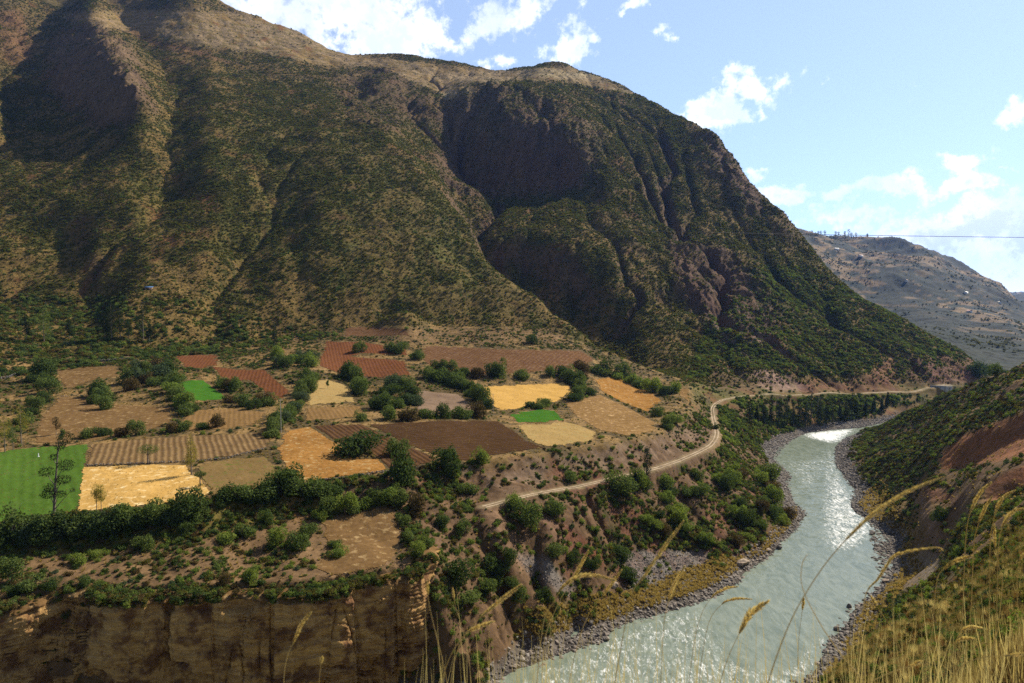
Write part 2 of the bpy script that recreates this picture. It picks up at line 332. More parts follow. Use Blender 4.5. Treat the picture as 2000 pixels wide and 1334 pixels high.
def proj(X, Y, Zz):                                             # photo pixel of a world point
    cp, sp = math.cos(PITCH), math.sin(PITCH); zz = Zz - CAMZ
    d = Y*cp - zz*sp; up = Y*sp + zz*cp
    return CX + F*X/d, CY - F*up/d

# ------------------------------------------------------------------ stream erosion on regular grids, returned as a height change
def erode(x0, x1, y0, y1, h, iters, K, rough, seed, restore, prot=None, mexp=.5, smax=99):
    xs = np.arange(x0, x1, h); ys = np.arange(y0, y1, h); gx, gy = np.meshgrid(xs, ys)
    base = sample(Z, gx, gy); z = base + fbm(gx, gy, rough[0], 5, seed)*rough[1]
    n0, n1 = z.shape; N = n0*n1; idx = np.arange(N).reshape(n0, n1)
    pm = np.zeros_like(z) if prot is None else prot(gx, gy, base)
    kmap = .13 + .87*smooth(gx - np.interp(gy, [560, 700, 900, 1180, 1560], [160, 120, -20, -110, -260]), 0, 60) if y1 > 1000 else 1.0 - .85*smooth(gx/np.maximum(gy, 1), .36, .46)
    for it in range(iters):
        zp = np.pad(z, 1, 'edge'); best = np.zeros_like(z); rec = idx.copy(); dist = np.full(z.shape, h)
        for di in (-1, 0, 1):
            for dj in (-1, 0, 1):
                if di == 0 and dj == 0: continue
                L = h*math.hypot(di, dj); s = (z - zp[1+di:1+di+n0, 1+dj:1+dj+n1])/L
                ii = np.clip(np.arange(n0)+di, 0, n0-1)[:, None]; jj = np.clip(np.arange(n1)+dj, 0, n1-1)[None, :]
                m = s > best; best[m] = s[m]; rec[m] = (ii*n1 + jj)[m]; dist[m] = L
        order = np.argsort(-z, axis=None); acc = [h*h]*N; r = rec.ravel().tolist()
        for i in order.tolist():
            q = r[i]
            if q != i: acc[q] += acc[i]
        A = np.array(acc).reshape(n0, n1)
        f = (K*kmap*A**mexp/dist*(1-pm)).ravel().tolist(); zl = z.ravel().tolist()
        for i in reversed(order.tolist()):
            q = r[i]
            if q != i and zl[i] > zl[q]: zl[i] = (zl[i] + f[i]*zl[q])/(1 + f[i])
        z = np.array(zl).reshape(n0, n1)
        z = z*.82 + blur(z, 1, 1, 1)*.18                        # hillslope creep
        z += blur(base - z, restore, restore, 2)*.5             # keep the large shape
    d = (z - base)*(1-pm)
    e = np.minimum(np.minimum(gx-x0, x1-gx)/(h*12), np.minimum(gy-y0, y1-gy)/(h*12)); d *= np.clip(e, 0, 1)
    X, Y = XG, YG
    fi = (Y-y0)/h; fj = (X-x0)/h
    m = (fi > 0) & (fj > 0) & (fi < n0-1.01) & (fj < n1-1.01)
    out = np.zeros_like(Z); a = fi[m]; b = fj[m]; i = a.astype(int); j = b.astype(int); a = a-i; b = b-j
    out[m] = (d[i, j]*(1-b) + d[i, j+1]*b)*(1-a) + (d[i+1, j]*(1-b) + d[i+1, j+1]*b)*a
    return out
PX, PY = proj(XG, YG, Z)
TERR = [(-900,1060),(0,1020),(150,1002),(300,985),(410,972),(560,945),(757,925),(908,902),(1065,883),(1275,848),(1305,832),(1345,800),(1352,775),(1340,745),(1260,715),(1180,690),(1100,655),(1000,640),(700,640),(560,662),(400,684),(200,690),(0,700),(-900,640)]
terr_w = blur((in_poly(PX, PY, TERR) & (YG > 190) & (YG < 760)).astype(float), 5, 5)
LOWT = [(-900,1180),(0,1170),(200,1150),(400,1147),(560,1142),(660,1136),(690,1125),(808,1108),(790,1040),(800,985),(740,988),(640,1003),(560,1017),(420,1048),(300,1065),(0,1095),(-900,1110)]
lowt_w = blur((in_poly(PX, PY, LOWT) & (YG > 176) & (YG < 262)).astype(float), 4, 4)
def prot_m(gx, gy, b): return np.clip(sample(terr_w, gx, gy) + smooth(640 - gy, -10, 60) + 1 - smooth(b, 12, 40), 0, 1)
Z = Z*(1-terr_w**2) + sm_b*terr_w**2
dz1 = erode(-1900, 1150, 560, 2360, 5.5, 14, .019, (110, 22), 3, 7, prot_m)
log('erode 1', dz1.min(), dz1.max())
rw = np.zeros_like(Z)                                           # road shelf, left flat
for k in range(len(road_c)-1):
    a, b = road_c[k], road_c[k+1]; ax, ay, bx, by = a[0]*a[1], a[1], b[0]*b[1], b[1]
    sg = (YG > min(ay, by)-14) & (YG < max(ay, by)+14)
    x = XG[sg]; y = YG[sg]; L2 = (bx-ax)**2 + (by-ay)**2; tt = np.clip(((x-ax)*(bx-ax) + (y-ay)*(by-ay))/L2, 0, 1)
    dd = np.hypot(x-ax-tt*(bx-ax), y-ay-tt*(by-ay)); zr = a[2] + (b[2]-a[2])*tt
    w = 1 - smooth(dd, 1.7, 5.5); cur = Z[sg]; old = rw[sg]
    Z[sg] = np.where(w > old*0, cur*(1-w) + zr*w, cur); rw[sg] = np.maximum(old, w)
def prot_s(gx, gy, b): return np.clip(sample(terr_w, gx, gy) + sample(lowt_w, gx, gy) + sample(rw, gx, gy) + 1 - smooth(b, 1.0, 6), 0, 1)
dz2 = erode(-70, 560, 20, 640, 2.2, 8, .03, (24, 4.5), 11, 7, prot_s)
log('erode 2', dz2.min(), dz2.max())
w2 = (1-smooth(YG, 560, 640))
Z = Z + dz1*smooth(YG, 560, 700) + dz2*w2
# finer relief
flat = np.clip(terr_w + lowt_w + rw, 0, 1)
land = smooth(Z, .3, 5)
Z += (1-flat)*land*fbm(XG, YG, 34, 5, 5)*np.clip(YG/900, .0, 1)*5.5
Z += (1-flat)*land*fbm(XG, YG, 9, 4, 6)*1.1*smooth(YG, 20, 120)
Z += (1-rw)*fbm(XG, YG, 2.2, 3, 8)*.16
Z += (flat*(1-rw))*fbm(XG, YG, 26, 3, 9)*.7
# far hills: folds and ledges
fw = smooth(YG, 2350, 2700)
Z += fw*(fbm(XG, YG, 420, 6, 21, .5, True)*55)*(1-smooth(YG, 4500, 9000)*.2)
# horizontal ledges (old terracing) on the mountains
wm = smooth(YG, 640, 760)*(1-smooth(YG, 2300, 2500))
lay = Z + fbm(XG, YG, 120, 3, 31)*26
ph = (lay/11) % 1.0
led = (smooth(ph, .0, .78)*.6 + smooth(ph, .78, 1)*.4 - ph)
Z += wm*led*11*.8*smooth(fbm(XG, YG, 170, 2, 33), -.35, .25)
PX, PY = proj(XG, YG, Z)
crag = np.zeros_like(Z)                                         # bare rock bluffs: broken, fluted relief
for poly, w in [([(850,195),(960,165),(1100,200),(1190,270),(1160,385),(1000,385),(900,400),(850,310)], 1.0), ([(1290,460),(1400,470),(1490,530),(1550,620),(1510,700),(1430,665),(1370,640),(1320,590)], 1.0),
                ([(100,60),(215,50),(270,100),(290,200),(240,240),(170,225),(90,180)], 1.1), ([(640,145),(760,125),(865,200),(850,260),(760,270),(670,235)], .7),
                ([(1340,240),(1400,265),(1450,330),(1560,450),(1500,450),(1400,370)], .8), ([(1150,390),(1260,470),(1330,600),(1280,640),(1200,520)], .6), ([(0,10),(60,20),(70,110),(0,140)], .8), ([(1400,745),(1480,715),(1700,715),(1925,715),(1920,745),(1700,765)], .35)]:
    crag = np.maximum(crag, blur((in_poly(PX, PY, poly) & (YG > 600) & (YG < 2400)).astype(float), 9, 9)*w)
wx = XG + fbm(XG, YG, 60, 3, 91)*30
Z += crag*(fbm(wx, YG*.55, 48, 5, 92, .55, True)*13 + fbm(wx, YG*.8, 14, 4, 93, .6, True)*4.5)
PX, PY = proj(XG, YG, Z)
log('terrain', Z.shape, Z.min(), Z.max())
gyY, gxU = np.gradient(Z); dYr = np.gradient(YR)[:, None]; dU = U[1]-U[0]
ZY = gyY/dYr - (gxU/dU)*(XG/YG**2); ZX = gxU/dU/YG              # slope components in world axes
NZ = 1/np.sqrt(1 + ZX**2 + ZY**2)

def hit(px, py, dmin=30, dmax=4000):                            # ground point seen at a photo pixel
    u, v = pix_dir(px, py); jf = (u+1)/2*(NC-1); j = int(np.clip(jf, 0, NC-2)); b = jf-j
    prof = Z[:, j]*(1-b) + Z[:, j+1]*b; ray = CAMZ + v*YR
    ok = (prof >= ray) & (YR > dmin) & (YR < dmax)
    k = np.argmax(ok)
    if not ok.any(): return None
    y = YR[k]; return (u*y, y, float(prof[k]))
def ground(x, y): return float(sample(Z, x, y))
# ------------------------------------------------------------------ base colours of the ground (albedo, no light or shade)
def C3(*c): return np.array(c, float)
def lerp(a, b, m): return a*(1-m[..., None]) + b*m[..., None]
n_big = fbm(XG, YG, 150, 4, 41); n_mid = fbm(XG, YG, 28, 4, 42); n_sml = fbm(XG, YG, 5, 4, 43); n_tin = fbm(XG, YG, 1.6, 2, 44)
slope = np.sqrt(ZX**2 + ZY**2); slb = blur(slope, 3, 3, 1)
wpx = PX + n_mid*26 + n_sml*8; wpy = PY + n_sml*9 + n_big*8
def region(poly, soft=0, d0=0, d1=1e9, warp=1.0):
    m = in_poly(PX + (wpx-PX)*warp, PY + (wpy-PY)*warp, poly) & (YG > d0) & (YG < d1)
    m = m.astype(float); return blur(m, soft, soft) if soft else m
BIG = 1e9
dry = C3(.27, .165, .055); olive = C3(.155, .140, .030); dark = C3(.078, .078, .018); red = C3(.22, .085, .036); rock = C3(.17, .105, .062)
col = np.empty(Z.shape + (3,)); col[:] = dry
g = smooth(n_big*.9 + n_mid*.9 + n_sml*.7, -.45, .35)
col = lerp(col, olive, .25 + g*.62)
col = lerp(col, dark, smooth(n_mid + n_sml*.9 + n_tin*.3, .05, .5)*.75)
col = lerp(col, red, smooth(n_big*.6 - n_mid*.9 + n_sml*.5, .36, .62)*.6)
stp = np.clip(smooth(slb, .95, 1.55) + .75*crag*smooth(slb + .3*n_sml, .5, .9), 0, 1)
col = lerp(col, rock*(1 + .25*n_sml[..., None]), stp*.8)
MT = (YG > 600)
# upper mountain: paler dry grass, fewer shrubs
up = smooth(Z, 420, 700)*MT*(1-smooth(YG, 2300, 2500)); col = lerp(col, C3(.27, .175, .09), up*.35*smooth(n_mid+.3*n_sml, -.4, .3))
shelf = region([(470,20),(620,75),(700,108),(900,128),(1000,138),(1100,128),(1190,160),(1255,190),(1200,180),(1120,162),(1000,158),(930,162),(880,188),(868,190),(820,168),(740,128),(640,130),(540,110),(420,95),(300,70),(180,50),(100,30),(240,18),(330,20)], 3, 1200, 2400, .6)
shp = smooth(((Z + n_mid*14) / 17.0) % 1.0, .35, .6)
col = lerp(col, C3(.34, .235, .13), shelf*smooth(n_mid*.8 + n_sml*.5 + .3*n_big + .55*shp, .12, .5)*.75)
barem = np.zeros_like(Z)
for poly, c, w, wp in [
 ([(850,183),(880,180),(912,172),(930,178),(885,190),(862,190)], C3(.55,.43,.25), .9, .2),
 ([(1095,143),(1150,142),(1188,150),(1140,153),(1050,150),(1000,148)], C3(.5,.4,.22), .9, .3),
 ([(1010,138),(1080,136),(1120,140),(1020,143)], C3(.45,.36,.2), .8, .3),
 ([(860,150),(960,140),(1010,150),(1000,165),(900,160)], C3(.4,.3,.17), .6, .6),
 ([(110,70),(215,60),(265,100),(280,190),(240,230),(180,215),(110,180)], C3(.27,.18,.11), .6, 1),
 ([(0,20),(40,20),(65,70),(60,120),(0,125)], C3(.25,.115,.055), .7, .8),
 ([(300,230),(560,210),(700,270),(860,390),(935,500),(1060,620),(800,610),(560,520),(400,400)], C3(.15,.155,.034), .4, 1.2),
 ([(240,55),(330,80),(440,110),(480,130),(400,115),(300,90)], C3(.25,.11,.06), .7, .7),
 ([(390,385),(430,380),(445,415),(400,425)], red*1.2, .8, 1), ([(340,350),(380,365),(400,400),(360,385)], red, .6, 1),
 ([(800,300),(960,300),(1130,280),(1140,370),(1080,380),(1000,370),(920,400),(850,330)], C3(.16,.085,.05), .75, 1),
 ([(1000,210),(1060,240),(1110,300),(1135,365),(1060,370),(1000,300)], C3(.16,.09,.06), .7, 1),
 ([(640,150),(760,130),(860,200),(850,240),(760,260),(680,230)], C3(.13,.075,.045), .6, 1),
 ([(1310,480),(1345,485),(1380,570),(1400,620),(1360,600),(1330,560)], C3(.25,.13,.10), .8, 1),
 ([(1365,250),(1400,265),(1450,340),(1520,420),(1490,420),(1420,350),(1380,300)], C3(.22,.12,.10), .75, 1),
 ([(1330,270),(1360,280),(1400,340),(1360,330)], C3(.2,.11,.08), .6, 1),
 ([(1400,500),(1500,560),(1530,600),(1500,650),(1450,600),(1400,560)], C3(.19,.10,.075), .6, 1),
 ([(1300,470),(1400,480),(1480,540),(1530,610),(1500,690),(1440,660),(1380,640),(1330,590)], C3(.17,.095,.062), .7, 1),
 ([(1385,615),(1410,640),(1450,680),(1475,705),(1490,720),(1460,712),(1425,680),(1390,640),(1375,620)], C3(.37,.24,.20), .95, .4),
 ([(1450,630),(1480,650),(1500,672),(1480,670),(1455,650)], C3(.40,.27,.22), .8, .4),
 ([(1470,725),(1510,722),(1560,745),(1580,765),(1510,765),(1475,752)], C3(.50,.30,.24), .9, .4),
 ([(1390,715),(1470,720),(1480,768),(1380,760)], C3(.24,.13,.075), .8, .8),
 ([(1560,742),(1640,745),(1700,725),(1740,745),(1760,765),(1560,768)], C3(.26,.105,.06), .85, .6),
 ([(1700,720),(1735,695),(1760,720),(1750,748),(1710,748)], C3(.30,.125,.07), .9, .5),
 ([(1770,700),(1830,690),(1900,703),(1925,724),(1925,745),(1840,750),(1780,742)], C3(.27,.12,.085), .95, .5),
 ([(640,475),(700,472),(690,490),(640,488)], C3(.14,.16,.04), .8, .6), ([(820,455),(930,480),(940,520),(860,510),(830,480)], C3(.13,.145,.035), .6, .8),
 ([(945,460),(1080,468),(1060,478),(960,474)], C3(.15,.16,.04), .7, .6), ([(1450,520),(1560,530),(1640,600),(1560,640),(1480,600)], C3(.07,.09,.022), .5, 1)]:
    m = region(poly, 2, 560, 2400, wp)*(.65 + .5*n_sml); col = lerp(col, c*1.0, np.clip(m*w, 0, 1))
    if c[0] > c[1]*1.3: barem = np.maximum(barem, np.clip(m*w*1.3, 0, 1))
# near land
nl = (YG < 640)
# the terraces: dry straw coloured ground
tw = terr_w*(.8 + .4*n_sml)
straw = lerp(np.broadcast_to(C3(.36, .225, .085), col.shape), C3(.135, .095, .038), smooth(n_mid+n_sml*.9, -.45, .10))
tb = np.clip(terr_w*1.2, 0, 1); col = lerp(col, straw, tb)
upb = region([(560,640),(1080,640),(1160,700),(1100,668),(900,676),(700,660),(560,665)], 3, 560, 800, .5); col = lerp(col, C3(.24,.145,.07), upb*.6)
lb = np.clip(lowt_w*1.2, 0, 1); col = lerp(col, lerp(np.broadcast_to(C3(.235, .145, .07), col.shape), C3(.12, .085, .035), smooth(n_sml+n_mid*.4, 0, .5)), lb)
# scarp under the terrace and the wooded slope to the river
SL = region([(560,955),(900,915),(1180,875),(1300,850),(1370,800),(1480,800),(1560,860),(1530,930),(1560,1010),(1460,1120),(1200,1240),(950,1334),(850,1334),(820,1110),(800,1000)], 4, 195, 640, .3)
slc = lerp(np.broadcast_to(C3(.19, .115, .06), col.shape), C3(.22, .098, .055), smooth(n_mid-n_sml*.3, 0, .4))
slc = lerp(slc, C3(.10, .09, .03), smooth(n_sml+.6*n_mid, .0, .4)*.75)
col = lerp(col, slc, SL)
sc = region([(900,912),(1065,893),(1190,868),(1280,855),(1320,840),(1390,830),(1380,850),(1300,895),(1180,920),(1080,940),(960,970),(900,960)], 3, 240, 480, .5)
col = lerp(col, C3(.29, .195, .125), sc*smooth(n_sml, -.3, .3)*.8)
for poly, c, w, wp in [
 ([(1000,1080),(1070,1090),(1080,1115),(1130,1150),(1100,1165),(1020,1110)], C3(.34,.30,.27), .95, .4),
 ([(1215,1075),(1385,1075),(1380,1120),(1330,1140),(1240,1140)], C3(.34,.30,.27), .95, .4),
 ([(1040,1010),(1110,1020),(1150,1075),(1130,1100),(1090,1060)], C3(.30,.17,.11), .8, .6),
 ([(940,970),(975,1000),(990,1060),(1040,1120),(1010,1110),(960,1040)], C3(.33,.20,.12), .8, .5),
 ([(1100,1020),(1150,1060),(1190,1090),(1180,1110),(1110,1070)], C3(.24,.075,.04), .85, .5),
 ([(1380,965),(1470,1000),(1450,1040),(1380,1000)], C3(.22,.09,.055), .6, .8),
 ([(1335,1120),(1420,1085),(1455,1100),(1380,1150),(1200,1210),(1080,1230),(1020,1240),(1030,1200),(1150,1180),(1260,1160)], C3(.50,.34,.12), .9, .7),
 ([(1440,1110),(1480,1090),(1500,1050),(1560,990),(1560,1010),(1530,1050),(1490,1100),(1450,1120)], C3(.34,.20,.08), .8, .5),
 ([(1500,800),(1560,845),(1640,835),(1700,810),(1780,785),(1800,800),(1700,835),(1600,850),(1540,850)], C3(.23,.11,.07), .6, .8),
 ([(1393,812),(1430,830),(1432,862),(1405,880),(1370,895),(1395,860)], C3(.40,.27,.13), .9, .3)]:
    m = region(poly, 2, 200, 780, wp)*(.7 + .5*n_sml); col = lerp(col, c, np.clip(m*w, 0, 1))
tal = np.clip(region([(1000,1080),(1070,1090),(1080,1115),(1130,1150),(1100,1165),(1020,1110)], 1, 200, 400, .3) + region([(1215,1075),(1385,1075),(1380,1120),(1330,1140),(1240,1140)], 1, 200, 400, .3), 0, 1)
# right-hand hillside
RH = region([(1600,1334),(1660,1240),(1700,1160),(1740,1080),(1660,990),(1640,900),(1650,860),(1780,790),(1900,740),(2000,700),(2600,500),(2600,1500),(1600,1500)], 2, 0, 640, .2)
rhc = lerp(np.broadcast_to(C3(.24, .15, .062), col.shape), C3(.12, .105, .032), smooth(n_mid*.8+n_sml*.8, -.3, .3)*.9)
rhc = lerp(rhc, C3(.19, .10, .05), smooth(-n_mid+n_sml*.5, .2, .5)*.6)
col = lerp(col, rhc, RH)
for poly, c, w, wp in [
 ([(1838,885),(1880,850),(1920,835),(2010,803),(2010,885),(1950,900),(1880,915),(1838,918)], C3(.42,.165,.065), 1, .25),
 ([(1925,950),(1960,925),(2010,905),(2010,945),(1950,975),(1925,990)], C3(.36,.15,.065), 1, .3),
 ([(1790,945),(1850,960),(1880,985),(1800,975)], C3(.34,.15,.08), .9, .4),
 ([(1780,965),(1800,972),(1822,1010),(1840,1085),(1825,1070),(1800,1010)], C3(.38,.23,.15), .95, .15),
 ([(1745,1080),(1800,1075),(1835,1095),(1830,1130),(1775,1160),(1740,1135)], C3(.40,.31,.22), .9, .4),
 ([(1660,1200),(1760,1150),(1820,1150),(1740,1210),(1660,1280),(1610,1320)], C3(.27,.20,.10), .8, .6)]:
    m = region(poly, 2, 180, 400, wp)*(.8 + .35*n_sml); col = lerp(col, c, np.clip(m*w, 0, 1))
scarpm = np.clip(region([(1838,885),(1880,850),(1920,835),(2010,803),(2010,885),(1950,900),(1880,915),(1838,918)], 2, 180, 400, .25) + region([(1925,950),(1960,925),(2010,905),(2010,945),(1950,975),(1925,990)], 2, 180, 400, .3) + region([(1780,965),(1800,972),(1822,1010),(1840,1085),(1825,1070),(1800,1010)], 1, 180, 400, .15) + region([(1745,1080),(1800,1075),(1835,1095),(1830,1130),(1775,1160),(1740,1135)], 1, 180, 400, .4) + .8*region([(1790,945),(1850,960),(1880,985),(1800,975)], 1, 180, 400, .4), 0, 1)
near = smooth(120 - YG, 0, 60)*(U[None, :] > -.2); col = lerp(col, lerp(np.broadcast_to(C3(.24, .155, .06), col.shape), C3(.10, .08, .035), smooth(n_sml+n_tin*.5, -.2, .4)), near*.8)
gr = (1 - smooth(Z, 2.0, 4.6))*(YG < 720); col = lerp(col, C3(.19, .165, .14)*(1+.3*n_tin[..., None]), gr*.9)
wet = (1 - smooth(Z, .25, .7))*(YG < 900); col = col*(1 - .5*wet[..., None])
rd = smooth(rw, .65, .98)*.55; col = lerp(col, C3(.38, .295, .16), rd*.9)
# far mountain: pale fields and dark woods
ridgeD = np.interp(U, [p[0] for p in TOPL], [p[1] for p in TOPL])[None, :]
behind = (U[None, :] > .28) & (YG > ridgeD*1.12)
fm = np.maximum(smooth(YG, 2200, 2400), blur(behind.astype(float), 2, 2))
fields = smooth(vnoise(XG/55 + n_mid*.5, Z/9, 77)*.6 + vnoise(XG/30, Z/6, 78)*.6 + n_big*.5, .62, .8)
fc = lerp(np.broadcast_to(C3(.048, .056, .038), col.shape), C3(.022, .038, .024), smooth(n_big*.8+n_mid, -.2, .3)*.8)
fc = lerp(fc, C3(.34, .23, .12), fields*.8*smooth(fbm(XG, YG, 900, 2, 88), -.25, .15)); col = lerp(col, fc, fm)
col *= (1 - .04*(YG > 560)*(YG < 2300)*(1-terr_w))[..., None]*(.66 + .06*fm + .22*np.clip(shelf, 0, 1))[..., None]
col = np.clip(col*(1 + .22*n_tin[..., None]), .006, .9)
log('colour')

def grid_mesh(name, m, off=0.0, colour=None, smoothf=True):     # the part of the ground grid under mask m as one mesh object
    fm_ = m[:-1, :-1] & m[1:, :-1] & m[1:, 1:] & m[:-1, 1:]
    ii, jj = np.nonzero(fm_)
    q = np.stack([ii*NC+jj, ii*NC+jj+1, (ii+1)*NC+jj+1, (ii+1)*NC+jj], 1)
    used = np.unique(q); remap = np.full(NR*NC, -1, np.int64); remap[used] = np.arange(len(used)); q = remap[q]
    zz = (Z + off).ravel()[used] if not isinstance(off, tuple) else off[0].ravel()[used]
    c = np.stack([XG.ravel()[used], YG.ravel()[used], zz], 1)
    me = bpy.data.meshes.new(name); me.vertices.add(len(used)); me.vertices.foreach_set('co', c.ravel())
    me.loops.add(q.size); me.loops.foreach_set('vertex_index', q.ravel().astype(np.int32)); me.polygons.add(len(q))
    me.polygons.foreach_set('loop_start', np.arange(0, q.size, 4, dtype=np.int32))
    me.polygons.foreach_set('use_smooth', np.ones(len(q), bool)); me.update(calc_edges=True)
    if colour is not None:
        a = me.color_attributes.new('Col', 'FLOAT_COLOR', 'POINT'); cc = np.ones((len(used), 4)); cc[:, :colour.shape[-1]] = colour.reshape(-1, colour.shape[-1])[used]
        a.data.foreach_set('color', cc.ravel().astype(np.float32))
    o = bpy.data.objects.new(name, me); S.collection.objects.link(o); return o
def newmat(name):
    m = bpy.data.materials.new(name); m.use_nodes = True; return m, NT(m.node_tree)
def m_ground(name, s1=.5, s2=.12, bump=.6, dist=.5):
    m, t = newmat(name); at = t.n('ShaderNodeVertexColor', {'layer_name': 'Col'})
    pos = t.n('ShaderNodeNewGeometry').outputs['Position']
    zs = t.n('ShaderNodeMapping', Vector=pos, Scale=(.10, .10, 1.0)).outputs[0]; a = t.noise(pos, s1, 5, .65); hz = t.noise(zs, s1*1.6, 5, .62, .4); b = t.noise(pos, s2, 5, .6); c = t.noise(pos, s1*5, 3, .6)
    f = t.math('ADD', t.math('MULTIPLY', t.math('SUBTRACT', a, .5), 1.5), 1.0)
    f = t.math('MULTIPLY', f, t.math('ADD', t.math('MULTIPLY', t.math('SUBTRACT', b, .5), 1.0), 1.0))
    f = t.math('MULTIPLY', f, t.math('ADD', t.math('MULTIPLY', t.math('SUBTRACT', c, .5), .9), 1.0))
    colr = t.vmath('SCALE', at.outputs[0]); colr.node.inputs['Scale'].default_value = 1; t.set(colr.node.inputs['Scale'], f)
    f = t.math('MULTIPLY', f, t.math('ADD', t.math('MULTIPLY', t.math('SUBTRACT', hz, .5), 1.7), 1.0))
    h = t.math('ADD', t.math('ADD', a, t.math('MULTIPLY', hz, .5)), t.math('MULTIPLY', c, .35))
    bp = t.n('ShaderNodeBump', Strength=bump, Distance=dist, Height=h)
    p = t.n('ShaderNodeBsdfPrincipled', Base_Color=colr, Roughness=.95, Normal=bp.outputs[0]); p.inputs['Specular IOR Level'].default_value = .12
    t.n('ShaderNodeOutputMaterial', Surface=p.outputs[0]); return m
def struct(o, mat=None, **k):
    o['kind'] = 'structure'
    for a, b in k.items(): o[a] = b
    if mat: o.data.materials.append(mat)
    return o
Mg = m_ground('soil and dry grass'); Mm = m_ground('mountain scrub and earth', .16, .04, .9, 2.6); Mf = m_ground('distant hills', .03, .01, .5, 6)
foot = [(-900,690),(0,697),(200,681),(400,679),(560,661),(700,638),(1000,639),(1100,654),(1200,695),(1330,742),(1400,757),(1480,748),(1560,752),(1650,753),(1760,751),(1850,744),(1927,726),(1960,722),(1960,-2000),(-900,-2000)]
isM = ~behind & (YG > 530) & (YG < 2650) & (in_poly(PX, PY, foot) | (YG > 900)) & ~((U[None, :] > .7) & (YG > 880))
ravx = np.interp(YG, [560, 625, 700, 800, 900, 1000, 1180, 1310, 1440, 1560, 2600], [.29, .262, .21, .105, -.005, -.035, -.085, -.10, -.12, -.145, -.2])
isL = isM & (XG/YG < ravx); isF = (YG >= 2650) | ((YG > 840) & ~isM) | behind
def dil(m):                                                     # let neighbours share their border vertices
    o = m.copy(); o[1:] |= m[:-1]; o[:, 1:] |= m[:, :-1]; o[1:, 1:] |= m[:-1, :-1]; return o
# faces belong to the part of their lower-left vertex
struct(grid_mesh('left_mountain', dil(isL), 0, col), Mm, label='steep scrub covered mountain face filling the left of the valley', category='mountain')
struct(grid_mesh('right_mountain', dil(isM & ~isL), 0, col), Mm, label='dark bluff topped mountain with long spur down to the river bend', category='mountain')
struct(grid_mesh('far_hills', dil(isF), 0, col), Mf, label='hazy blue hills with pale fields beyond the valley', category='hills')
struct(grid_mesh('ground', dil(~isM & ~isF), 0, col), Mg, label='river terraces, banks and near slopes of dry grass and red soil', category='ground')
log('ground meshes')

# ------------------------------------------------------------------ road surface, river
road_m, t = newmat('pale dirt road')
pos = t.n('ShaderNodeNewGeometry').outputs['Position']
cc = t.mix(t.maprange(t.noise(pos, .7, 6, .65), .38, .62), (.46, .36, .24), (.27, .19, .11))
p = t.n('ShaderNodeBsdfPrincipled', Base_Color=cc, Roughness=.95); t.n('ShaderNodeOutputMaterial', Surface=p.outputs[0])
def road_strip(name, off, hw, mat, fadein=0):
    pts = [Vector((a[0]*a[1], a[1], 0)) for a in road_c]; fine_ = []
    for k in range(len(pts)-1):
        p0, p1, p2, p3 = pts[max(k-1, 0)], pts[k], pts[k+1], pts[min(k+2, len(pts)-1)]
        for s in range(16):
            q = s/16; fine_.append(.5*((2*p1) + (p2-p0)*q + (2*p0-5*p1+4*p2-p3)*q*q + (3*p1-p0-3*p2+p3)*q**3))
    vs, fs = [], []; nl_ = 5
    for k, q in enumerate(fine_):
        d = (fine_[min(k+1, len(fine_)-1)] - fine_[max(k-1, 0)]).normalized(); nrm = Vector((-d.y, d.x, 0))
        w = hw*(1 + .25*math.sin(k*.37) + .2*math.sin(k*.83))
        for c in range(nl_):
            a = q + nrm*(off + w*(c/(nl_-1)*2-1)); vs.append((a.x, a.y, ground(a.x, a.y) + (.10 if 0 < c < nl_-1 else -.05)))
        if k:
            for c in range(nl_-1): b = (k-1)*nl_ + c; fs.append((b, b+nl_, b+nl_+1, b+1))
    me = bpy.data.meshes.new(name); me.from_pydata(vs, [], fs); o = bpy.data.objects.new(name, me); S.collection.objects.link(o)
    for f in me.polygons: f.use_smooth = True
    return struct(o, mat)
o = road_strip('dirt_road', 1.1, .42, road_m); o['label'] = 'pale wheel track on the river side of the dirt road'; o['category'] = 'road'
o = road_strip('dirt_road', -.9, .42, road_m); o['label'] = 'pale wheel track on the mountain side of the dirt road'; o['category'] = 'road'

wm_ = (Z < 1.2) & (YG > 70) & (YG < 950)
for _ in range(3): wm_ = dil(wm_); wm_[:-1] |= wm_[1:]; wm_[:, :-1] |= wm_[:, 1:]
RAP_GLARE = [([(1000,1334),(1080,1290),(1180,1245),(1300,1195),(1380,1185),(1400,1230),(1440,1290),(1560,1320),(1573,1400),(900,1400)], .52),
       ([(1590,1300),(1640,1240),(1600,1230),(1560,1280),(1480,1334),(1580,1334)], .6),
       ([(1570,845),(1620,840),(1690,832),(1660,850),(1640,870),(1600,862),(1560,852)], .9), ([(1500,880),(1560,900),(1620,870),(1640,900),(1600,970),(1590,985),(1545,950)], .5),
       ([(1600,870),(1640,880),(1650,930),(1690,990),(1720,1030),(1700,1060),(1640,1090),(1600,1060),(1600,980)], .66), ([(1545,930),(1640,1020),(1700,1090),(1690,1110),(1600,1050)], .5)]  # rapids, plus sun glare on the upper reach painted as white
RX, RY = proj(XG, YG, np.zeros_like(Z))
foam_glare = np.zeros_like(Z)
for poly, w in RAP_GLARE: foam_glare = np.maximum(foam_glare, blur((in_poly(RX, RY, poly) & (YG > 100)).astype(float), 7, 9)*w)
edge = 1 - smooth(-Z, .1, 1.6); foam_glare = np.maximum(foam_glare, edge*.33)
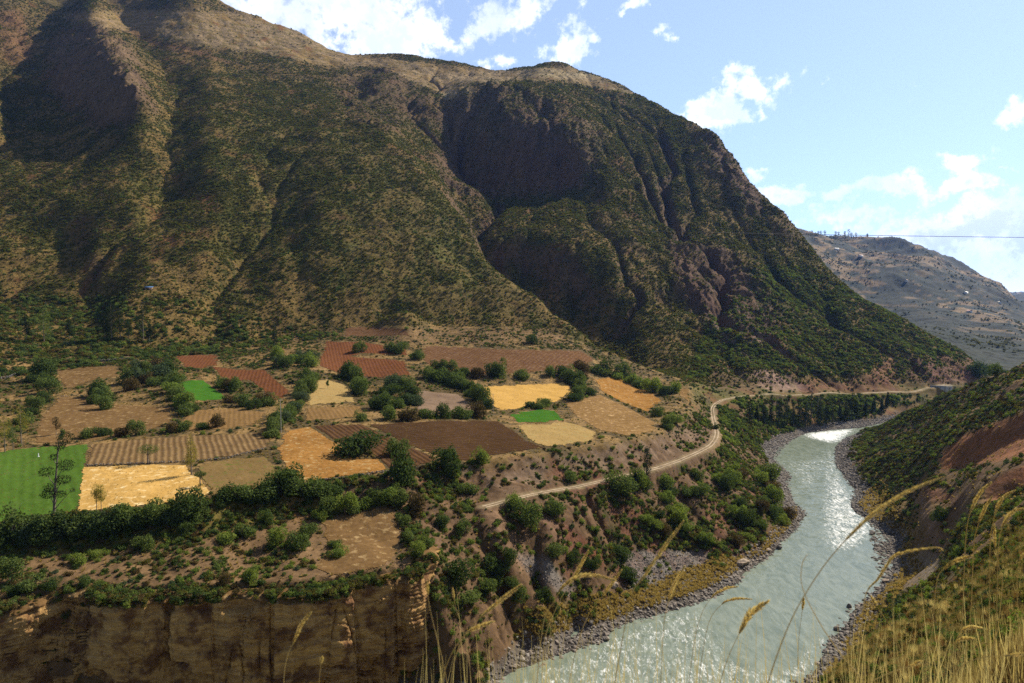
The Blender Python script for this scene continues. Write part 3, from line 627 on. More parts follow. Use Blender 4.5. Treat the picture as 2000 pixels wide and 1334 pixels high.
# flow direction runs down the river: stretch the waves along it
fx_ = XG + n_big*10; wz = fbm(fx_*.8 + YG*.35, YG*.5 - XG*.25, 5.0, 4, 61)*.26 + fbm(XG, YG, 1.7, 3, 62)*.10
wz = wz*(.45 + 1.6*foam_glare) + foam_glare*fbm(XG, YG, 2.6, 3, 63, .6, True)*.30
rv = grid_mesh('river', wm_, (wz,), np.stack([foam_glare, foam_glare, foam_glare], -1))
m, t = newmat('milky river water')
at = t.n('ShaderNodeVertexColor', {'layer_name': 'Col'}); fo = t.n('ShaderNodeSeparateColor', i0=at.outputs[0]).outputs[0]
pos = t.n('ShaderNodeNewGeometry').outputs['Position']
mp_ = t.n('ShaderNodeMapping', Vector=pos, Rotation=(0, 0, math.radians(-25)), Scale=(1.0, .38, 1)).outputs[0]
w1 = t.noise(mp_, .55, 6, .62, 1.2); w2 = t.noise(mp_, 2.2, 5, .62, .6); st = t.noise(mp_, .22, 6, .6, 1.5)
fm1 = t.math('ADD', t.math('MULTIPLY', fo, 1.0), t.math('ADD', t.math('MULTIPLY', t.math('SUBTRACT', w1, .5), 1.3), t.math('MULTIPLY', t.math('SUBTRACT', w2, .5), .9)))
fmask = t.maprange(fm1, .50, .92, 0, 1, True)
wc = t.mix(t.maprange(st, .35, .65), (.155, .19, .14), (.25, .285, .22))
colr = t.mix(fmask, wc, (.82, .84, .82))  # same white serves for foam and for the painted sun glare
hh = t.math('ADD', t.math('MULTIPLY', w1, .6), t.math('ADD', t.math('MULTIPLY', w2, .3), t.math('MULTIPLY', t.noise(pos, 6, 3, .6), .12)))
bp = t.n('ShaderNodeBump', Strength=.38, Distance=.5, Height=hh)
p = t.n('ShaderNodeBsdfPrincipled', Base_Color=colr, Roughness=t.maprange(fmask, 0, 1, .17, .6), Normal=bp.outputs[0]); p.inputs['IOR'].default_value = 1.33
t.n('ShaderNodeOutputMaterial', Surface=p.outputs[0])
struct(rv, m, label='milky green river bending through the valley with white rapids and painted sun glare', category='river')
log('river')

# ------------------------------------------------------------------ fields: sheets of soil or crop lying on the ground
def m_field(name, c1, c2, furrow=0.0, ang=0.0, fs=.9, scale=1.0, c3=None, bump=.9, contrast=1.0):
    m, t = newmat(name); pos = t.n('ShaderNodeNewGeometry').outputs['Position']
    wob = t.n('ShaderNodeTexNoise', Scale=.05, Detail=2); t.set(wob.inputs['Vector'], pos)
    p2 = t.vmath('ADD', pos, t.vmath('SCALE', t.vmath('SUBTRACT', wob.outputs['Color'], (.5, .5, .5))));
    p2.node.inputs[1].links[0].from_node.inputs['Scale'].default_value = 1.2
    mp = t.n('ShaderNodeMapping', Vector=p2, Rotation=(0, 0, math.radians(ang))).outputs[0]
    a = t.noise(pos, .9*scale, 6, .68); b = t.noise(pos, .1*scale, 4, .6); d = t.noise(pos, 4*scale, 3, .6)
    mixf = t.math('ADD', t.math('MULTIPLY', a, .65), t.math('ADD', t.math('MULTIPLY', b, .6), t.math('MULTIPLY', d, .35)))
    f = t.maprange(mixf, .8-.28/contrast, .8+.28/contrast)
    h = t.math('MULTIPLY', a, .5)
    if furrow > 0:
        wv = t.n('ShaderNodeTexWave', {'wave_type': 'BANDS', 'bands_direction': 'X', 'wave_profile': 'SIN'}, Scale=fs, Distortion=.3, Detail=3, Detail_Scale=2.0); t.set(wv.inputs['Vector'], mp)
        f = t.math('ADD', t.math('MULTIPLY', f, 1-furrow), t.math('MULTIPLY', t.math('MULTIPLY', wv.outputs['Fac'], t.maprange(t.noise(pos, .16, 4, .6), .3, .6, .25, 1.1)), furrow)); h = t.math('ADD', h, t.math('MULTIPLY', wv.outputs['Fac'], furrow*.8))
    c = t.mix(f, c1, c2)
    if c3: c = t.mix(t.maprange(t.noise(pos, .35, 5, .65), .55, .68), c, c3)
    bp = t.n('ShaderNodeBump', Strength=bump, Distance=.5, Height=h)
    p = t.n('ShaderNodeBsdfPrincipled', Base_Color=c, Roughness=.95, Normal=bp.outputs[0]); p.inputs['Specular IOR Level'].default_value = 0
    t.n('ShaderNodeOutputMaterial', Surface=p.outputs[0]); return m
MF = dict(
 green=m_field('young green crop', (.05, .095, .015), (.09, .165, .025), .18, -35, .10, 1.2, (.085, .13, .03)),
 lucerne=m_field('dense green lucerne', (.03, .10, .012), (.07, .175, .022), 0, 0, 1, 1.5),
 wheat=m_field('ripe golden wheat', (.38, .22, .055), (.64, .40, .13), 0, 0, 1, 1.0, (.76, .58, .30)),
 wheat2=m_field('golden stubble', (.38, .22, .055), (.62, .38, .115), 0, 0, 1, 1.0),
 orange=m_field('rusty orange stubble', (.18, .085, .022), (.40, .205, .06), 0, 0, 1, 1.0, (.44, .32, .15), contrast=1.3),
 dark=m_field('dark ploughed soil', (.045, .025, .013), (.095, .053, .026), .55, 62, .10, contrast=1.4),
 dark2=m_field('dark ribbed soil', (.055, .029, .015), (.125, .068, .033), .6, -32, .12, contrast=1.4),
 red=m_field('ploughed red soil', (.11, .042, .019), (.19, .08, .036), .35, -17, .115, contrast=1.4),
 redb=m_field('rough red brown soil', (.085, .042, .020), (.19, .105, .054), .35, 18, .09, .8, (.25, .165, .095)),
 rows=m_field('brown field with pale crop rows', (.10, .058, .027), (.28, .185, .085), .55, -27, .125, 1),
 brown=m_field('brown stubble soil', (.095, .055, .022), (.225, .135, .058), .1, 60, .1, .7, (.36, .25, .12)),
 brown2=m_field('pale brown ribbed soil', (.15, .088, .034), (.28, .17, .07), .25, -22, .12, 1),
 grey=m_field('greyish brown stubble', (.12, .08, .055), (.30, .21, .14), .1, 60, .3, 1),
 olive=m_field('patchy brown and green stubble', (.13, .09, .032), (.26, .165, .07), .15, 70, .3, 1, (.12, .14, .03)),
 obrown=m_field('orange brown stubble', (.14, .08, .03), (.31, .19, .078), .1, 50, .25, 1, (.50, .34, .17)),
 pale=m_field('pale straw stubble', (.28, .19, .07), (.42, .285, .115), .3, 85, .22, .8, (.33, .28, .12)))
FIELDS = [
 ('green', [(-200,900),(0,882),(60,874),(172,868),(167,905),(160,950),(150,1001),(90,1006),(0,1018),(-200,1035)], 'crop_field', 'bright green crop field left of the golden wheat'),
 ('wheat', [(163,912),(300,908),(362,908),(374,928),(386,930),(412,962),(398,972),(315,984),(150,1001),(158,950)], 'wheat_field', 'golden ripe wheat field right of the bright green crop'),
 ('rows', [(178,869),(315,855),(420,850),(518,845),(527,860),(520,876),(448,893),(380,900),(297,906),(168,909)], 'crop_field', 'brown field with pale crop rows above the golden wheat'),
 ('olive', [(388,908),(448,896),(518,892),(538,915),(548,938),(500,948),(413,970),(412,955),(388,928)], 'crop_field', 'patchy brown and green stubble between golden wheat and orange field'),
 ('orange', [(560,842),(607,834),(666,872),(700,895),(740,897),(757,918),(680,930),(600,940),(570,938),(548,890),(545,875)], 'crop_field', 'rusty orange stubble field beside the dark ploughed soil'),
 ('dark2', [(612,832),(708,829),(782,866),(859,897),(810,914),(762,918),(745,898),(720,880),(670,870)], 'ploughed_field', 'dark ribbed field between orange stubble and diagonal path'),
 ('dark', [(719,829),(850,822),(971,822),(1000,840),(1030,862),(1065,875),(980,888),(908,901),(862,894),(790,865)], 'ploughed_field', 'largest dark ploughed field, right of the diagonal path'),
 ('grey', [(812,762),(897,771),(915,788),(938,803),(880,806),(817,811)], 'crop_field', 'greyish stubble field left of the upper golden stubble'),
 ('wheat2', [(939,755),(1010,752),(1104,747),(1124,766),(1090,783),(1013,799),(975,800),(955,788)], 'wheat_field', 'golden stubble field above the small green oval plot'),
 ('lucerne', [(999,812),(1020,803),(1055,800),(1080,801),(1094,812),(1101,820),(1055,826),(1010,825)], 'crop_field', 'small oval green plot right of the dark ploughed field'),
 ('pale', [(1009,829),(1060,829),(1103,824),(1135,832),(1167,846),(1158,860),(1110,868),(1072,873),(1045,866),(1030,855)], 'crop_field', 'pale straw stubble below the small oval green plot'),
 ('obrown', [(1102,786),(1135,778),(1174,772),(1230,798),(1278,824),(1276,844),(1225,852),(1170,840),(1126,814)], 'crop_field', 'orange brown stubble field with straw flecks near the terrace corner'),
 ('orange', [(1160,741),(1195,736),(1250,752),(1293,782),(1262,804),(1215,786),(1175,764)], 'crop_field', 'orange field highest up near the ravine mouth'),
 ('redb', [(828,675),(900,678),(1000,683),(1133,685),(1160,700),(1150,712),(1107,724),(1040,728),(950,732),(848,725),(826,702)], 'ploughed_field', 'widest red brown ploughed field below the mountain'),
 ('red', [(637,667),(700,668),(796,680),(794,694),(740,692),(700,690),(690,697),(790,705),(800,732),(757,739),(700,735),(660,728),(622,714)], 'ploughed_field', 'curved red ploughed field left of the widest red brown one'),
 ('red', [(341,695),(380,693),(423,693),(424,714),(395,720),(362,718)], 'ploughed_field', 'small red ploughed plot above the green square'),
 ('lucerne', [(351,747),(372,743),(396,742),(420,760),(448,779),(400,782),(362,781)], 'crop_field', 'small bright green plot in the middle of brown terraces'),
 ('red', [(416,716),(460,722),(518,722),(535,740),(567,765),(555,778),(532,784),(510,760),(490,742),(455,745),(430,735)], 'ploughed_field', 'irregular red ploughed plot right of the small green plot'),
 ('brown', [(118,773),(180,780),(227,791),(336,796),(333,826),(290,842),(245,851),(160,862),(68,865),(75,824)], 'crop_field', 'broad brown stubble field in the left terraces'),
 ('brown2', [(386,801),(450,798),(518,806),(508,820),(490,830),(430,838),(367,841),(352,824)], 'crop_field', 'pale brown ribbed field below the small green plot'),
 ('brown2', [(600,797),(650,795),(705,793),(712,815),(660,818),(597,822)], 'crop_field', 'pale brown ribbed strip left of the hedge clump'),
 ('pale', [(603,742),(640,742),(690,757),(690,785),(640,790),(600,792)], 'crop_field', 'pale straw plot under the curved red field'),
 ('brown', [(632,1021),(705,1000),(756,989),(770,1005),(777,1040),(783,1067),(776,1084),(745,1110),(690,1120),(650,1124),(615,1110),(640,1080)], 'crop_field', 'brown stubble field on the lower terrace above the cliff'),
 ('obrown', [(1312,758),(1343,760),(1349,788),(1335,778)], 'crop_field', 'tiny orange plot at the far right terrace corner'),
 ('redb', [(673,640),(730,638),(792,642),(798,655),(730,657),(674,657)], 'ploughed_field', 'small reddish plot high above the curved red field'),
 ('brown', [(110,722),(160,716),(232,716),(228,735),(180,745),(130,760),(118,745)], 'crop_field', 'small brown plot beside the grey stone wall'),
 ('grey', [(160,696),(240,692),(262,700),(200,706)], 'crop_field', 'narrow greyish plot under the mountain foot')]
fieldmask = np.zeros_like(Z)
for k, (mk_, poly, nm, lab) in enumerate(FIELDS):
    j = in_poly(PX + n_sml*7 + n_tin*3, PY + n_sml*2.5 + n_tin, poly) & (YG > 190) & (YG < 800) & (Z > 33)
    if j.sum() < 12: log('tiny field', lab); continue
    crop = mk_ in ('green', 'lucerne', 'wheat')
    o = grid_mesh(nm, j, .15 if not crop else .12); fieldmask = np.maximum(fieldmask, j)
    o.data.materials.append(MF[mk_]); struct(o, None, label=lab, category='field')
log('fields')
# ------------------------------------------------------------------ plants: leaf-clump meshes
def leaf_mat(name, c1, c2, c3, tr=.35):
    m, t = newmat(name); oi = t.n('ShaderNodeObjectInfo'); pos = t.n('ShaderNodeNewGeometry').outputs['Position']
    a = t.mix(oi.outputs['Random'], c1, c2); a = t.mix(t.maprange(t.noise(pos, .9, 3, .6), .4, .65, 0, .8), a, c3)
    d = t.n('ShaderNodeBsdfDiffuse', Color=a); q = t.n('ShaderNodeBsdfTranslucent', Color=t.mix(.5, a, (.9, 1, .3), 'MULTIPLY'))
    s = t.n('ShaderNodeMixShader', i0=tr, i1=d.outputs[0], i2=q.outputs[0]); t.n('ShaderNodeOutputMaterial', Surface=s.outputs[0]); return m
LM = dict(deep=leaf_mat('deep green leaves', (.052, .088, .027), (.078, .115, .034), (.09, .115, .034)),
          mid=leaf_mat('green leaves', (.095, .145, .042), (.135, .18, .05), (.15, .175, .045)),
          bright=leaf_mat('fresh yellow green leaves', (.16, .235, .05), (.21, .27, .055), (.21, .23, .055), .45),
          grey=leaf_mat('grey green leaves', (.085, .12, .065), (.11, .14, .075), (.07, .10, .04)),
          dryb=leaf_mat('dry brown twigs and leaves', (.14, .095, .04), (.11, .07, .03), (.10, .09, .03), .2),
          gold=leaf_mat('yellowing leaves', (.32, .26, .05), (.38, .29, .06), (.20, .21, .05), .45),
          scrub=leaf_mat('olive scrub leaves', (.105, .112, .026), (.16, .155, .036), (.15, .115, .034), .45),
          euc=leaf_mat('dark eucalyptus leaves', (.020, .036, .015), (.03, .048, .018), (.05, .058, .02), .2))
bark, t = newmat('grey brown bark'); pos = t.n('ShaderNodeNewGeometry').outputs['Position']
p = t.n('ShaderNodeBsdfPrincipled', Base_Color=t.mix(t.maprange(t.noise(pos, 3, 4, .6), .35, .65), (.10, .075, .05), (.22, .18, .14)), Roughness=.9); t.n('ShaderNodeOutputMaterial', Surface=p.outputs[0])

def leaves(pos, size, r, outward=None):                         # n quads at pos with random tilt
    n = len(pos); a = r.normal(size=(n, 3)); 
    if outward is not None: a = a*.8 + outward*.9
    a /= np.linalg.norm(a, axis=1)[:, None] + 1e-9
    b = np.cross(a, r.normal(size=(n, 3))); b /= np.linalg.norm(b, axis=1)[:, None] + 1e-9; c = np.cross(a, b)
    s = size*(.6 + .8*r.random(n))[:, None]
    v = np.stack([pos - b*s, pos - c*s*.55, pos + b*s, pos + c*s*.55], 1).reshape(-1, 3)
    f = np.arange(4*n).reshape(n, 4); return v, f
def lobes(r, n, R, H, z0=.0, sub=.55):
    L = []
    for k in range(n):
        a = r.random()*2*math.pi; q = math.sqrt(r.random())*R*(1-sub*.6); z = z0 + r.random()*H*.6 + H*.15
        L.append((q*math.cos(a), q*math.sin(a), z, R*sub*(.7+.6*r.random()), H*sub*.75*(.7+.5*r.random())))
    return L
def lobe_leaves(r, L, n, size):
    w = np.array([l[3]**2 for l in L]); k = r.choice(len(L), n, p=w/w.sum()); d = r.normal(size=(n, 3)); d /= np.linalg.norm(d, axis=1)[:, None]
    rad = (.5 + .52*r.random(n)**.6 + .34*(r.random(n) < .14)*r.random(n))[:, None]
    LL = np.array(L)[k]; pos = LL[:, :3] + d*rad*np.stack([LL[:, 3], LL[:, 3], LL[:, 4]], 1)
    pos[:, 2] = np.maximum(pos[:, 2], .02); return leaves(pos, size, r, d)
def mesh_np(name, v, f, mats=(), smoothf=False):
    me = bpy.data.meshes.new(name); v = np.asarray(v, float); f = np.asarray(f)
    me.vertices.add(len(v)); me.vertices.foreach_set('co', v.ravel()); me.loops.add(f.size); me.loops.foreach_set('vertex_index', f.ravel().astype(np.int32))
    me.polygons.add(len(f)); me.polygons.foreach_set('loop_start', np.arange(0, f.size, f.shape[1], dtype=np.int32))
    if smoothf: me.polygons.foreach_set('use_smooth', np.ones(len(f), bool))
    me.update(calc_edges=True)
    for m in mats: me.materials.append(m)
    return me
def tube(path, rad, seg=6):                                     # tapered tube along a path of points
    P = [Vector(q) for q in path]; vs, fs = [], []
    up = Vector((.31, .17, .93)).normalized()
    for k, q in enumerate(P):
        d = (P[min(k+1, len(P)-1)] - P[max(k-1, 0)]).normalized(); a = d.cross(up)
        if a.length < .05: a = d.cross(Vector((1, 0, 0)))
        a.normalize(); b = d.cross(a)
        for s in range(seg):
            g = 2*math.pi*s/seg; w = q + (a*math.cos(g) + b*math.sin(g))*rad[k]; vs.append(tuple(w))
        if k:
            for s in range(seg): fs.append(((k-1)*seg+s, (k-1)*seg+(s+1) % seg, k*seg+(s+1) % seg, k*seg+s))
    return vs, fs
def join(parts):
    V, Fc, o = [], [], 0
    for v, f in parts: V.append(np.asarray(v, float)); Fc.append(np.asarray(f) + o); o += len(v)
    return np.concatenate(V), np.concatenate(Fc)

def bush_mesh(seed, n=1500, size=.055, nl=9, H=.85):            # unit bush: about 1 wide, H high
    r = np.random.default_rng(seed); L = lobes(r, nl, .5, H); return lobe_leaves(r, L, n, size)
BUSH = [mesh_np('bush_crown', *bush_mesh(100+k, 2100, .040, (5, 9, 7, 13, 6, 10, 8)[k], (.95, .66, .8, .7, 1.0, .6, .85)[k]), [LM['mid']]) for k in range(7)]
def stem_mesh(seed):
    r = np.random.default_rng(seed); P = []
    for k in range(7):
        a = r.random()*6.28; q = .12 + .2*r.random()
        P.append(tube([(0, 0, -.12), (q*.35*math.cos(a), q*.35*math.sin(a), .18), (q*math.cos(a), q*math.sin(a), .45)], [.022, .015, .006], 5))
    return join(P)
STEM = [mesh_np('bush_stems', *stem_mesh(300+k), [bark], True) for k in range(3)]
ORD = ['first', 'second', 'third', 'fourth', 'fifth', 'sixth', 'seventh', 'eighth', 'ninth', 'tenth', 'eleventh', 'twelfth', 'thirteenth', 'fourteenth', 'fifteenth', 'sixteenth', 'seventeenth', 'eighteenth']
KW = dict(deep='dark green', mid='green', bright='light green', grey='grey green', dryb='dry brown', gold='yellowish')
nb = 0
def new_empty(name, loc, rz=0, sc=1.0, **k):
    o = bpy.data.objects.new(name, None); S.collection.objects.link(o); o.location = loc; o.rotation_euler = (0, 0, rz)
    o.scale = sc if isinstance(sc, tuple) else (sc, sc, sc); o.empty_display_size = .5
    for a, b in k.items(): o[a] = b
    return o
def child(name, me, par, mat=None, **k):
    o = bpy.data.objects.new(name, me); S.collection.objects.link(o); o.parent = par
    if mat: o.material_slots[0].link = 'OBJECT'; o.material_slots[0].material = mat
    for a, b in k.items(): o[a] = b
    return o
CAND = []
def bush(px, py, w, kind, label, group=None, tall=1.0, name='bush'):
    CAND.append([px, py, w, kind, label, group, tall, random.random()])
def place_bush(px, py, w, kind, label, group=None, tall=1.0, name='bush'):
    global nb
    h = hit(px, py, 150 if px < 1900 or py < 900 else 60, 900)
    if h is None: return None
    x, y, z = h; wd = w/F*y; nb += 1
    x, y = x*(1 + .3*wd/y), y + .3*wd; z = ground(x, y)
    k = dict(label=label, category='bush')
    if group: k['group'] = group
    sc = (wd*1.12, wd*1.12, wd*tall*1.05)
    o = new_empty(name, (x, y, z - .06*wd), random.random()*6.28, sc, **k)
    child('foliage', BUSH[nb % 7], o, LM[kind]); child('stems', STEM[nb % 3], o)
    return o
def along(pts, s):
    d = [math.dist(pts[i], pts[i+1]) for i in range(len(pts)-1)]; q = s*sum(d)
    for i, L in enumerate(d):
        if q <= L or i == len(d)-1: f = q/L; return pts[i][0] + (pts[i+1][0]-pts[i][0])*f, pts[i][1] + (pts[i+1][1]-pts[i][1])*f
        q -= L
ROWS = [  # where (completes the label), group, photo polyline, count, width range, kinds
 ('above the widest red brown ploughed field', [(905,677),(955,678),(1005,676),(1080,677),(1140,690)], 10, (16,24), ('deep','mid','deep')),
 ('between the widest red field and upper golden stubble', [(848,732),(900,737),(960,740),(1040,738),(1095,738),(1150,735)], 15, (18,32), ('deep','mid','deep','mid','dryb')),
 ('in the slanting hedge left of the upper golden stubble', [(835,742),(880,752),(915,768),(936,785),(957,802)], 12, (24,34), ('mid','deep')),
 ('between the two arms of the curved red field', [(697,692),(740,692),(785,690),(808,694),(812,712),(818,735)], 12, (16,26), ('mid','deep','mid')),
 ('at the right edge of the pale straw plot', [(672,742),(690,740),(702,762),(710,780)], 6, (24,36), ('mid','deep','mid')),
 ('in the clump left of the greyish stubble', [(745,806),(752,780),(772,760),(795,762),(806,790),(770,798)], 10, (26,38), ('deep','mid','deep','grey')),
 ('beside the track above the dark ploughed fields', [(682,822),(714,824),(765,822),(810,820),(900,816),(980,812)], 9, (20,36), ('mid','deep','mid','dryb')),
 ('in the hedge running down past the utility pole', [(606,742),(600,765),(590,788),(575,806),(556,822),(540,838),(532,856),(528,870)], 18, (22,32), ('mid','mid','grey')),
 ('at the left edge of the small bright green plot', [(343,746),(336,768),(350,792),(368,812),(378,802)], 8, (24,34), ('mid','deep','bright')),
 ('along the right side of the small bright green plot', [(425,745),(452,768),(472,765),(470,785)], 6, (20,30), ('dryb','mid')),
 ('under the irregular red ploughed plot', [(400,792),(440,788),(500,800),(525,792),(545,792)], 7, (20,32), ('mid','deep','dryb')),
 ('in the clump crossing the broad brown stubble', [(178,796),(195,765),(205,802),(212,780),(190,775)], 7, (22,34), ('mid','deep')),
 ('in the row below the broad brown stubble field', [(155,862),(205,854),(235,852),(290,850),(340,848),(425,838),(475,838)], 10, (18,28), ('mid','deep','dryb')),
 ('on the bank left of the broad brown stubble field', [(60,745),(90,742),(98,762),(88,785),(70,805),(50,835)], 8, (20,34), ('deep','mid')),
 ('in the scrub above the small bright green plot', [(240,745),(262,755),(285,735),(300,760),(315,742),(330,728),(270,725),(255,775)], 12, (20,34), ('mid','grey','deep','dryb')),
 ('in the hedge under green crop and golden wheat', [(-8,1082),(50,1080),(100,1068),(150,1062),(200,1056),(250,1044),(300,1038),(345,1034),(392,1026)], 22, (30,58), ('deep','mid','deep','grey')),
 ('on the scarp below the patchy green stubble', [(430,985),(470,990),(515,992),(560,975),(600,990),(655,975)], 9, (40,62), ('deep','mid','deep')),
 ('along the upper edge of the lower terrace stubble', [(615,1018),(650,1014),(690,1004),(730,994),(770,992),(790,985)], 8, (26,38), ('bright','mid')),
 ('between golden stubble and the oval green plot', [(1022,802),(1048,798),(1075,794),(1105,788),(1130,780),(1150,776)], 10, (16,26), ('mid','deep','mid')),
 ('at the right end of the upper golden stubble', [(1108,748),(1124,752),(1140,764),(1150,772)], 6, (22,32), ('mid','deep')),
 ('on the bank above the highest orange field', [(1165,732),(1200,738),(1235,748),(1262,760),(1290,772),(1322,768)], 12, (20,34), ('mid','deep','bright')),
 ('at the terrace corner below the tiny orange plot', [(1272,812),(1290,822),(1302,842),(1322,828),(1282,855)], 6, (18,26), ('mid','bright')),
 ('at the corners of the pale straw stubble', [(1030,862),(1055,868),(1080,880),(1012,830)], 4, (16,24), ('mid',)),
 ('beside the oval green plot on its right', [(1108,830),(1122,828),(1100,806)], 3, (18,24), ('grey','mid')),
 ('at the left edge of the curved red field', [(560,668),(590,672),(608,690),(604,720),(580,700),(560,720),(530,700)], 12, (20,30), ('mid','grey','bright')),
 ('along the terrace rim above the bare scarp', [(1000,892),(1060,890),(1115,876),(1170,866),(1230,862),(1262,860)], 8, (14,22), ('mid','dryb','bright'))]
CANDS = []
for where, pts, n, (w0, w1), kinds in ROWS:
    for i in range(n):
        x, y = along(pts, (i + .5)/n); CANDS.append([x + random.uniform(-4, 4), y + random.uniform(-3, 3), random.uniform(w0, w1)*1.08, kinds[i % len(kinds)], where, random.uniform(.8, 1.15)])
PROM = [(702,893,78,'deep','broad double-domed green bush between orange stubble and dark soil', .85), (775,892,40,'mid','round bush on the diagonal path side of the dark ribbed field'),
 (784,958,56,'deep','tall dark bushy tree-like shrub at the rim below the dark ribbed field', 1.7), (872,940,52,'deep','big dark bush hanging on the scarp under the dark ploughed field', 1.1),
 (876,893,27,'mid','small bush at the lowest corner of the diagonal path'), (936,912,30,'bright','light green bush at the rim below the largest dark field', 1.3),
 (86,742,44,'deep','lone dark round bush on the small brown plot at the mountain foot'), (1210,972,52,'mid','large round bush just below the road beside two slender dark trees'),
 (1030,1045,58,'mid','large round green bush in the gully under the road end'), (1112,942,28,'mid','bush on the outer shoulder of the dirt road'), (1005,1000,32,'bright','light green bush at the road end'),
 (912,970,40,'mid','green bush crowning the eroded red knob'), (1398,838,14,'deep','dark bush inside the bend of the road'), (980,705,6,'deep','tiny lone bush in the middle of the widest red field'),
 (1500,935,44,'mid','broad green bush above the dark rocks of the inner bank'), (1840,1025,34,'deep','round dark bush beside the pale footpath gully'), (1905,745,46,'deep','dark round bush on the skyline of the near hillside'),
 (1945,735,26,'mid','smaller bush right of the dark skyline bush'), (290,905,1,'mid','x')][:-1]
SCAT = [  # single bushes of the rougher slopes: photo x, y, width, kind
 ('on the lower terrace above the cliff', [(22,1142,42,'mid'),(62,1172,40,'mid'),(102,1170,32,'deep'),(150,1108,32,'bright'),(192,1092,28,'bright'),(282,1080,36,'mid'),(330,1146,24,'bright'),(262,1152,22,'bright'),(242,1098,22,'mid'),
   (495,1152,32,'bright'),(560,1148,24,'mid'),(445,1062,40,'bright'),(474,1056,34,'mid'),(352,1104,16,'bright'),(602,1052,36,'mid'),(582,1078,42,'mid'),(542,1070,36,'bright'),(662,1088,36,'bright'),(655,1072,26,'mid'),
   (612,1134,18,'bright'),(440,1166,26,'dryb'),(392,1020,26,'mid'),(365,1048,28,'deep'),(520,1030,26,'mid'),(30,1180,30,'deep'),(470,1095,10,'deep'),(452,1112,9,'deep'),(690,1118,16,'bright'),(772,1106,20,'bright'),(170,1180,30,'deep')]),
 ('on the broken slope right of the lower terrace', [(786,1030,32,'mid'),(812,1012,38,'dryb'),(868,1032,34,'deep'),(842,1052,22,'mid'),(802,1060,26,'mid'),(818,1092,30,'bright'),(800,1075,22,'bright'),(832,1072,26,'mid'),(905,1052,30,'mid'),
   (905,1108,22,'mid'),(945,1040,18,'bright'),(960,1128,58,'deep'),(992,1120,34,'deep'),(900,1162,52,'deep'),(912,1198,50,'mid'),(952,1172,36,'mid'),(968,1152,30,'mid'),(1012,1192,34,'mid'),(1060,1178,30,'deep'),(1085,1100,36,'mid'),
   (1120,1115,28,'deep'),(1155,1120,30,'deep'),(1205,1095,44,'deep'),(1225,1142,34,'deep'),(1148,1050,20,'mid'),(1082,1010,38,'mid'),(1092,1035,22,'deep'),(1018,1080,14,'mid'),(1300,958,28,'mid'),(1000,1162,26,'mid')]),
 ('on the sunny slope between road and river', None)]
for where, lst in SCAT:
    if lst is None:
        lst = []; r_ = random.Random(5)
        while len(lst) < 70:
            x, y = r_.uniform(1225, 1560), r_.uniform(905, 1130)
            if in_poly(np.array([x]), np.array([y]), [(1240,960),(1330,920),(1400,885),(1460,870),(1505,925),(1545,1000),(1530,1040),(1480,1075),(1390,1080),(1300,1070),(1240,1060)])[0] and all(abs(x-q[0]) + abs(y-q[1]) > 16 for q in lst):
                lst.append((x, y, r_.uniform(15, 34), r_.choice(['mid', 'bright', 'bright', 'mid', 'deep', 'dryb'])))
    for q in lst: CANDS.append([*q, where, random.uniform(.75, 1.1)])
CANDS.sort(key=lambda q: -q[2]); keep, rest = CANDS[:272], CANDS[272:]
for q in PROM: place_bush(q[0], q[1], q[2], q[3], q[4], None, q[5] if len(q) > 5 else 1.0)
keep.sort(); tot = {}; cnt = {}
for q in keep: tot[(q[3], q[4])] = tot.get((q[3], q[4]), 0) + 1
for q in keep:
    key = (q[3], q[4]); c = cnt[key] = cnt.get(key, 0) + 1
    if tot[key] == 1: lab = '%s bush %s' % (KW[q[3]], q[4])
    elif c == 1: lab = 'leftmost %s bush %s' % (KW[q[3]], q[4])
    elif c == tot[key]: lab = 'rightmost %s bush %s' % (KW[q[3]], q[4])
    elif c <= 18: lab = '%s %s bush %s' % (ORD[c-1], KW[q[3]], q[4])
    else: lab = '%s bush among the many %s' % (KW[q[3]], q[4])
    place_bush(q[0], q[1], q[2], q[3], lab, 'bushes ' + q[4], q[5]*random.uniform(.85, 1.25))
log('bushes', nb)

# ------------------------------------------------------------------ scattered scrub and stones (beyond counting)
protoc = {}
def protos(key, meshes):
    c = bpy.data.collections.new(key)
    for i, me in enumerate(meshes): o = bpy.data.objects.new('%s.%03d' % (key, i), me); c.objects.link(o)
    protoc[key] = c; return c
def low(seed, n, size, nl, H, mat):
    r = np.random.default_rng(seed); return mesh_np('shrub', *lobe_leaves(r, lobes(r, nl, .5, H, sub=.62), n, size), [mat])
protos('shrub', [low(1, 70, .20, 4, .8, LM['scrub']), low(2, 70, .20, 5, .7, LM['scrub']), low(3, 60, .20, 4, .9, LM['scrub']), low(4, 70, .20, 4, .7, LM['mid']), low(5, 60, .21, 4, .5, LM['dryb'])])
protos('thicket', [low(11, 360, .085, 7, .7, LM['mid']), low(12, 360, .085, 8, .6, LM['deep']), low(13, 360, .085, 7, .65, LM['bright']), low(14, 320, .085, 7, .5, LM['dryb']), low(15, 360, .085, 7, .6, LM['scrub']), low(16, 340, .085, 7, .55, LM['grey'])])
stone_m, t = newmat('river stone'); oi = t.n('ShaderNodeObjectInfo'); pos = t.n('ShaderNodeNewGeometry').outputs['Position']
cst = t.ramp(oi.outputs['Random'], [(0, (.10, .088, .075)), (.5, (.19, .165, .14)), (.85, (.25, .20, .16)), (1, (.36, .33, .29))])
cst = t.mix(t.maprange(t.noise(pos, 3, 4, .6), .4, .65, 0, .5), cst, (.10, .085, .07))
p = t.n('ShaderNodeBsdfPrincipled', Base_Color=cst, Roughness=.85); t.n('ShaderNodeOutputMaterial', Surface=p.outputs[0])
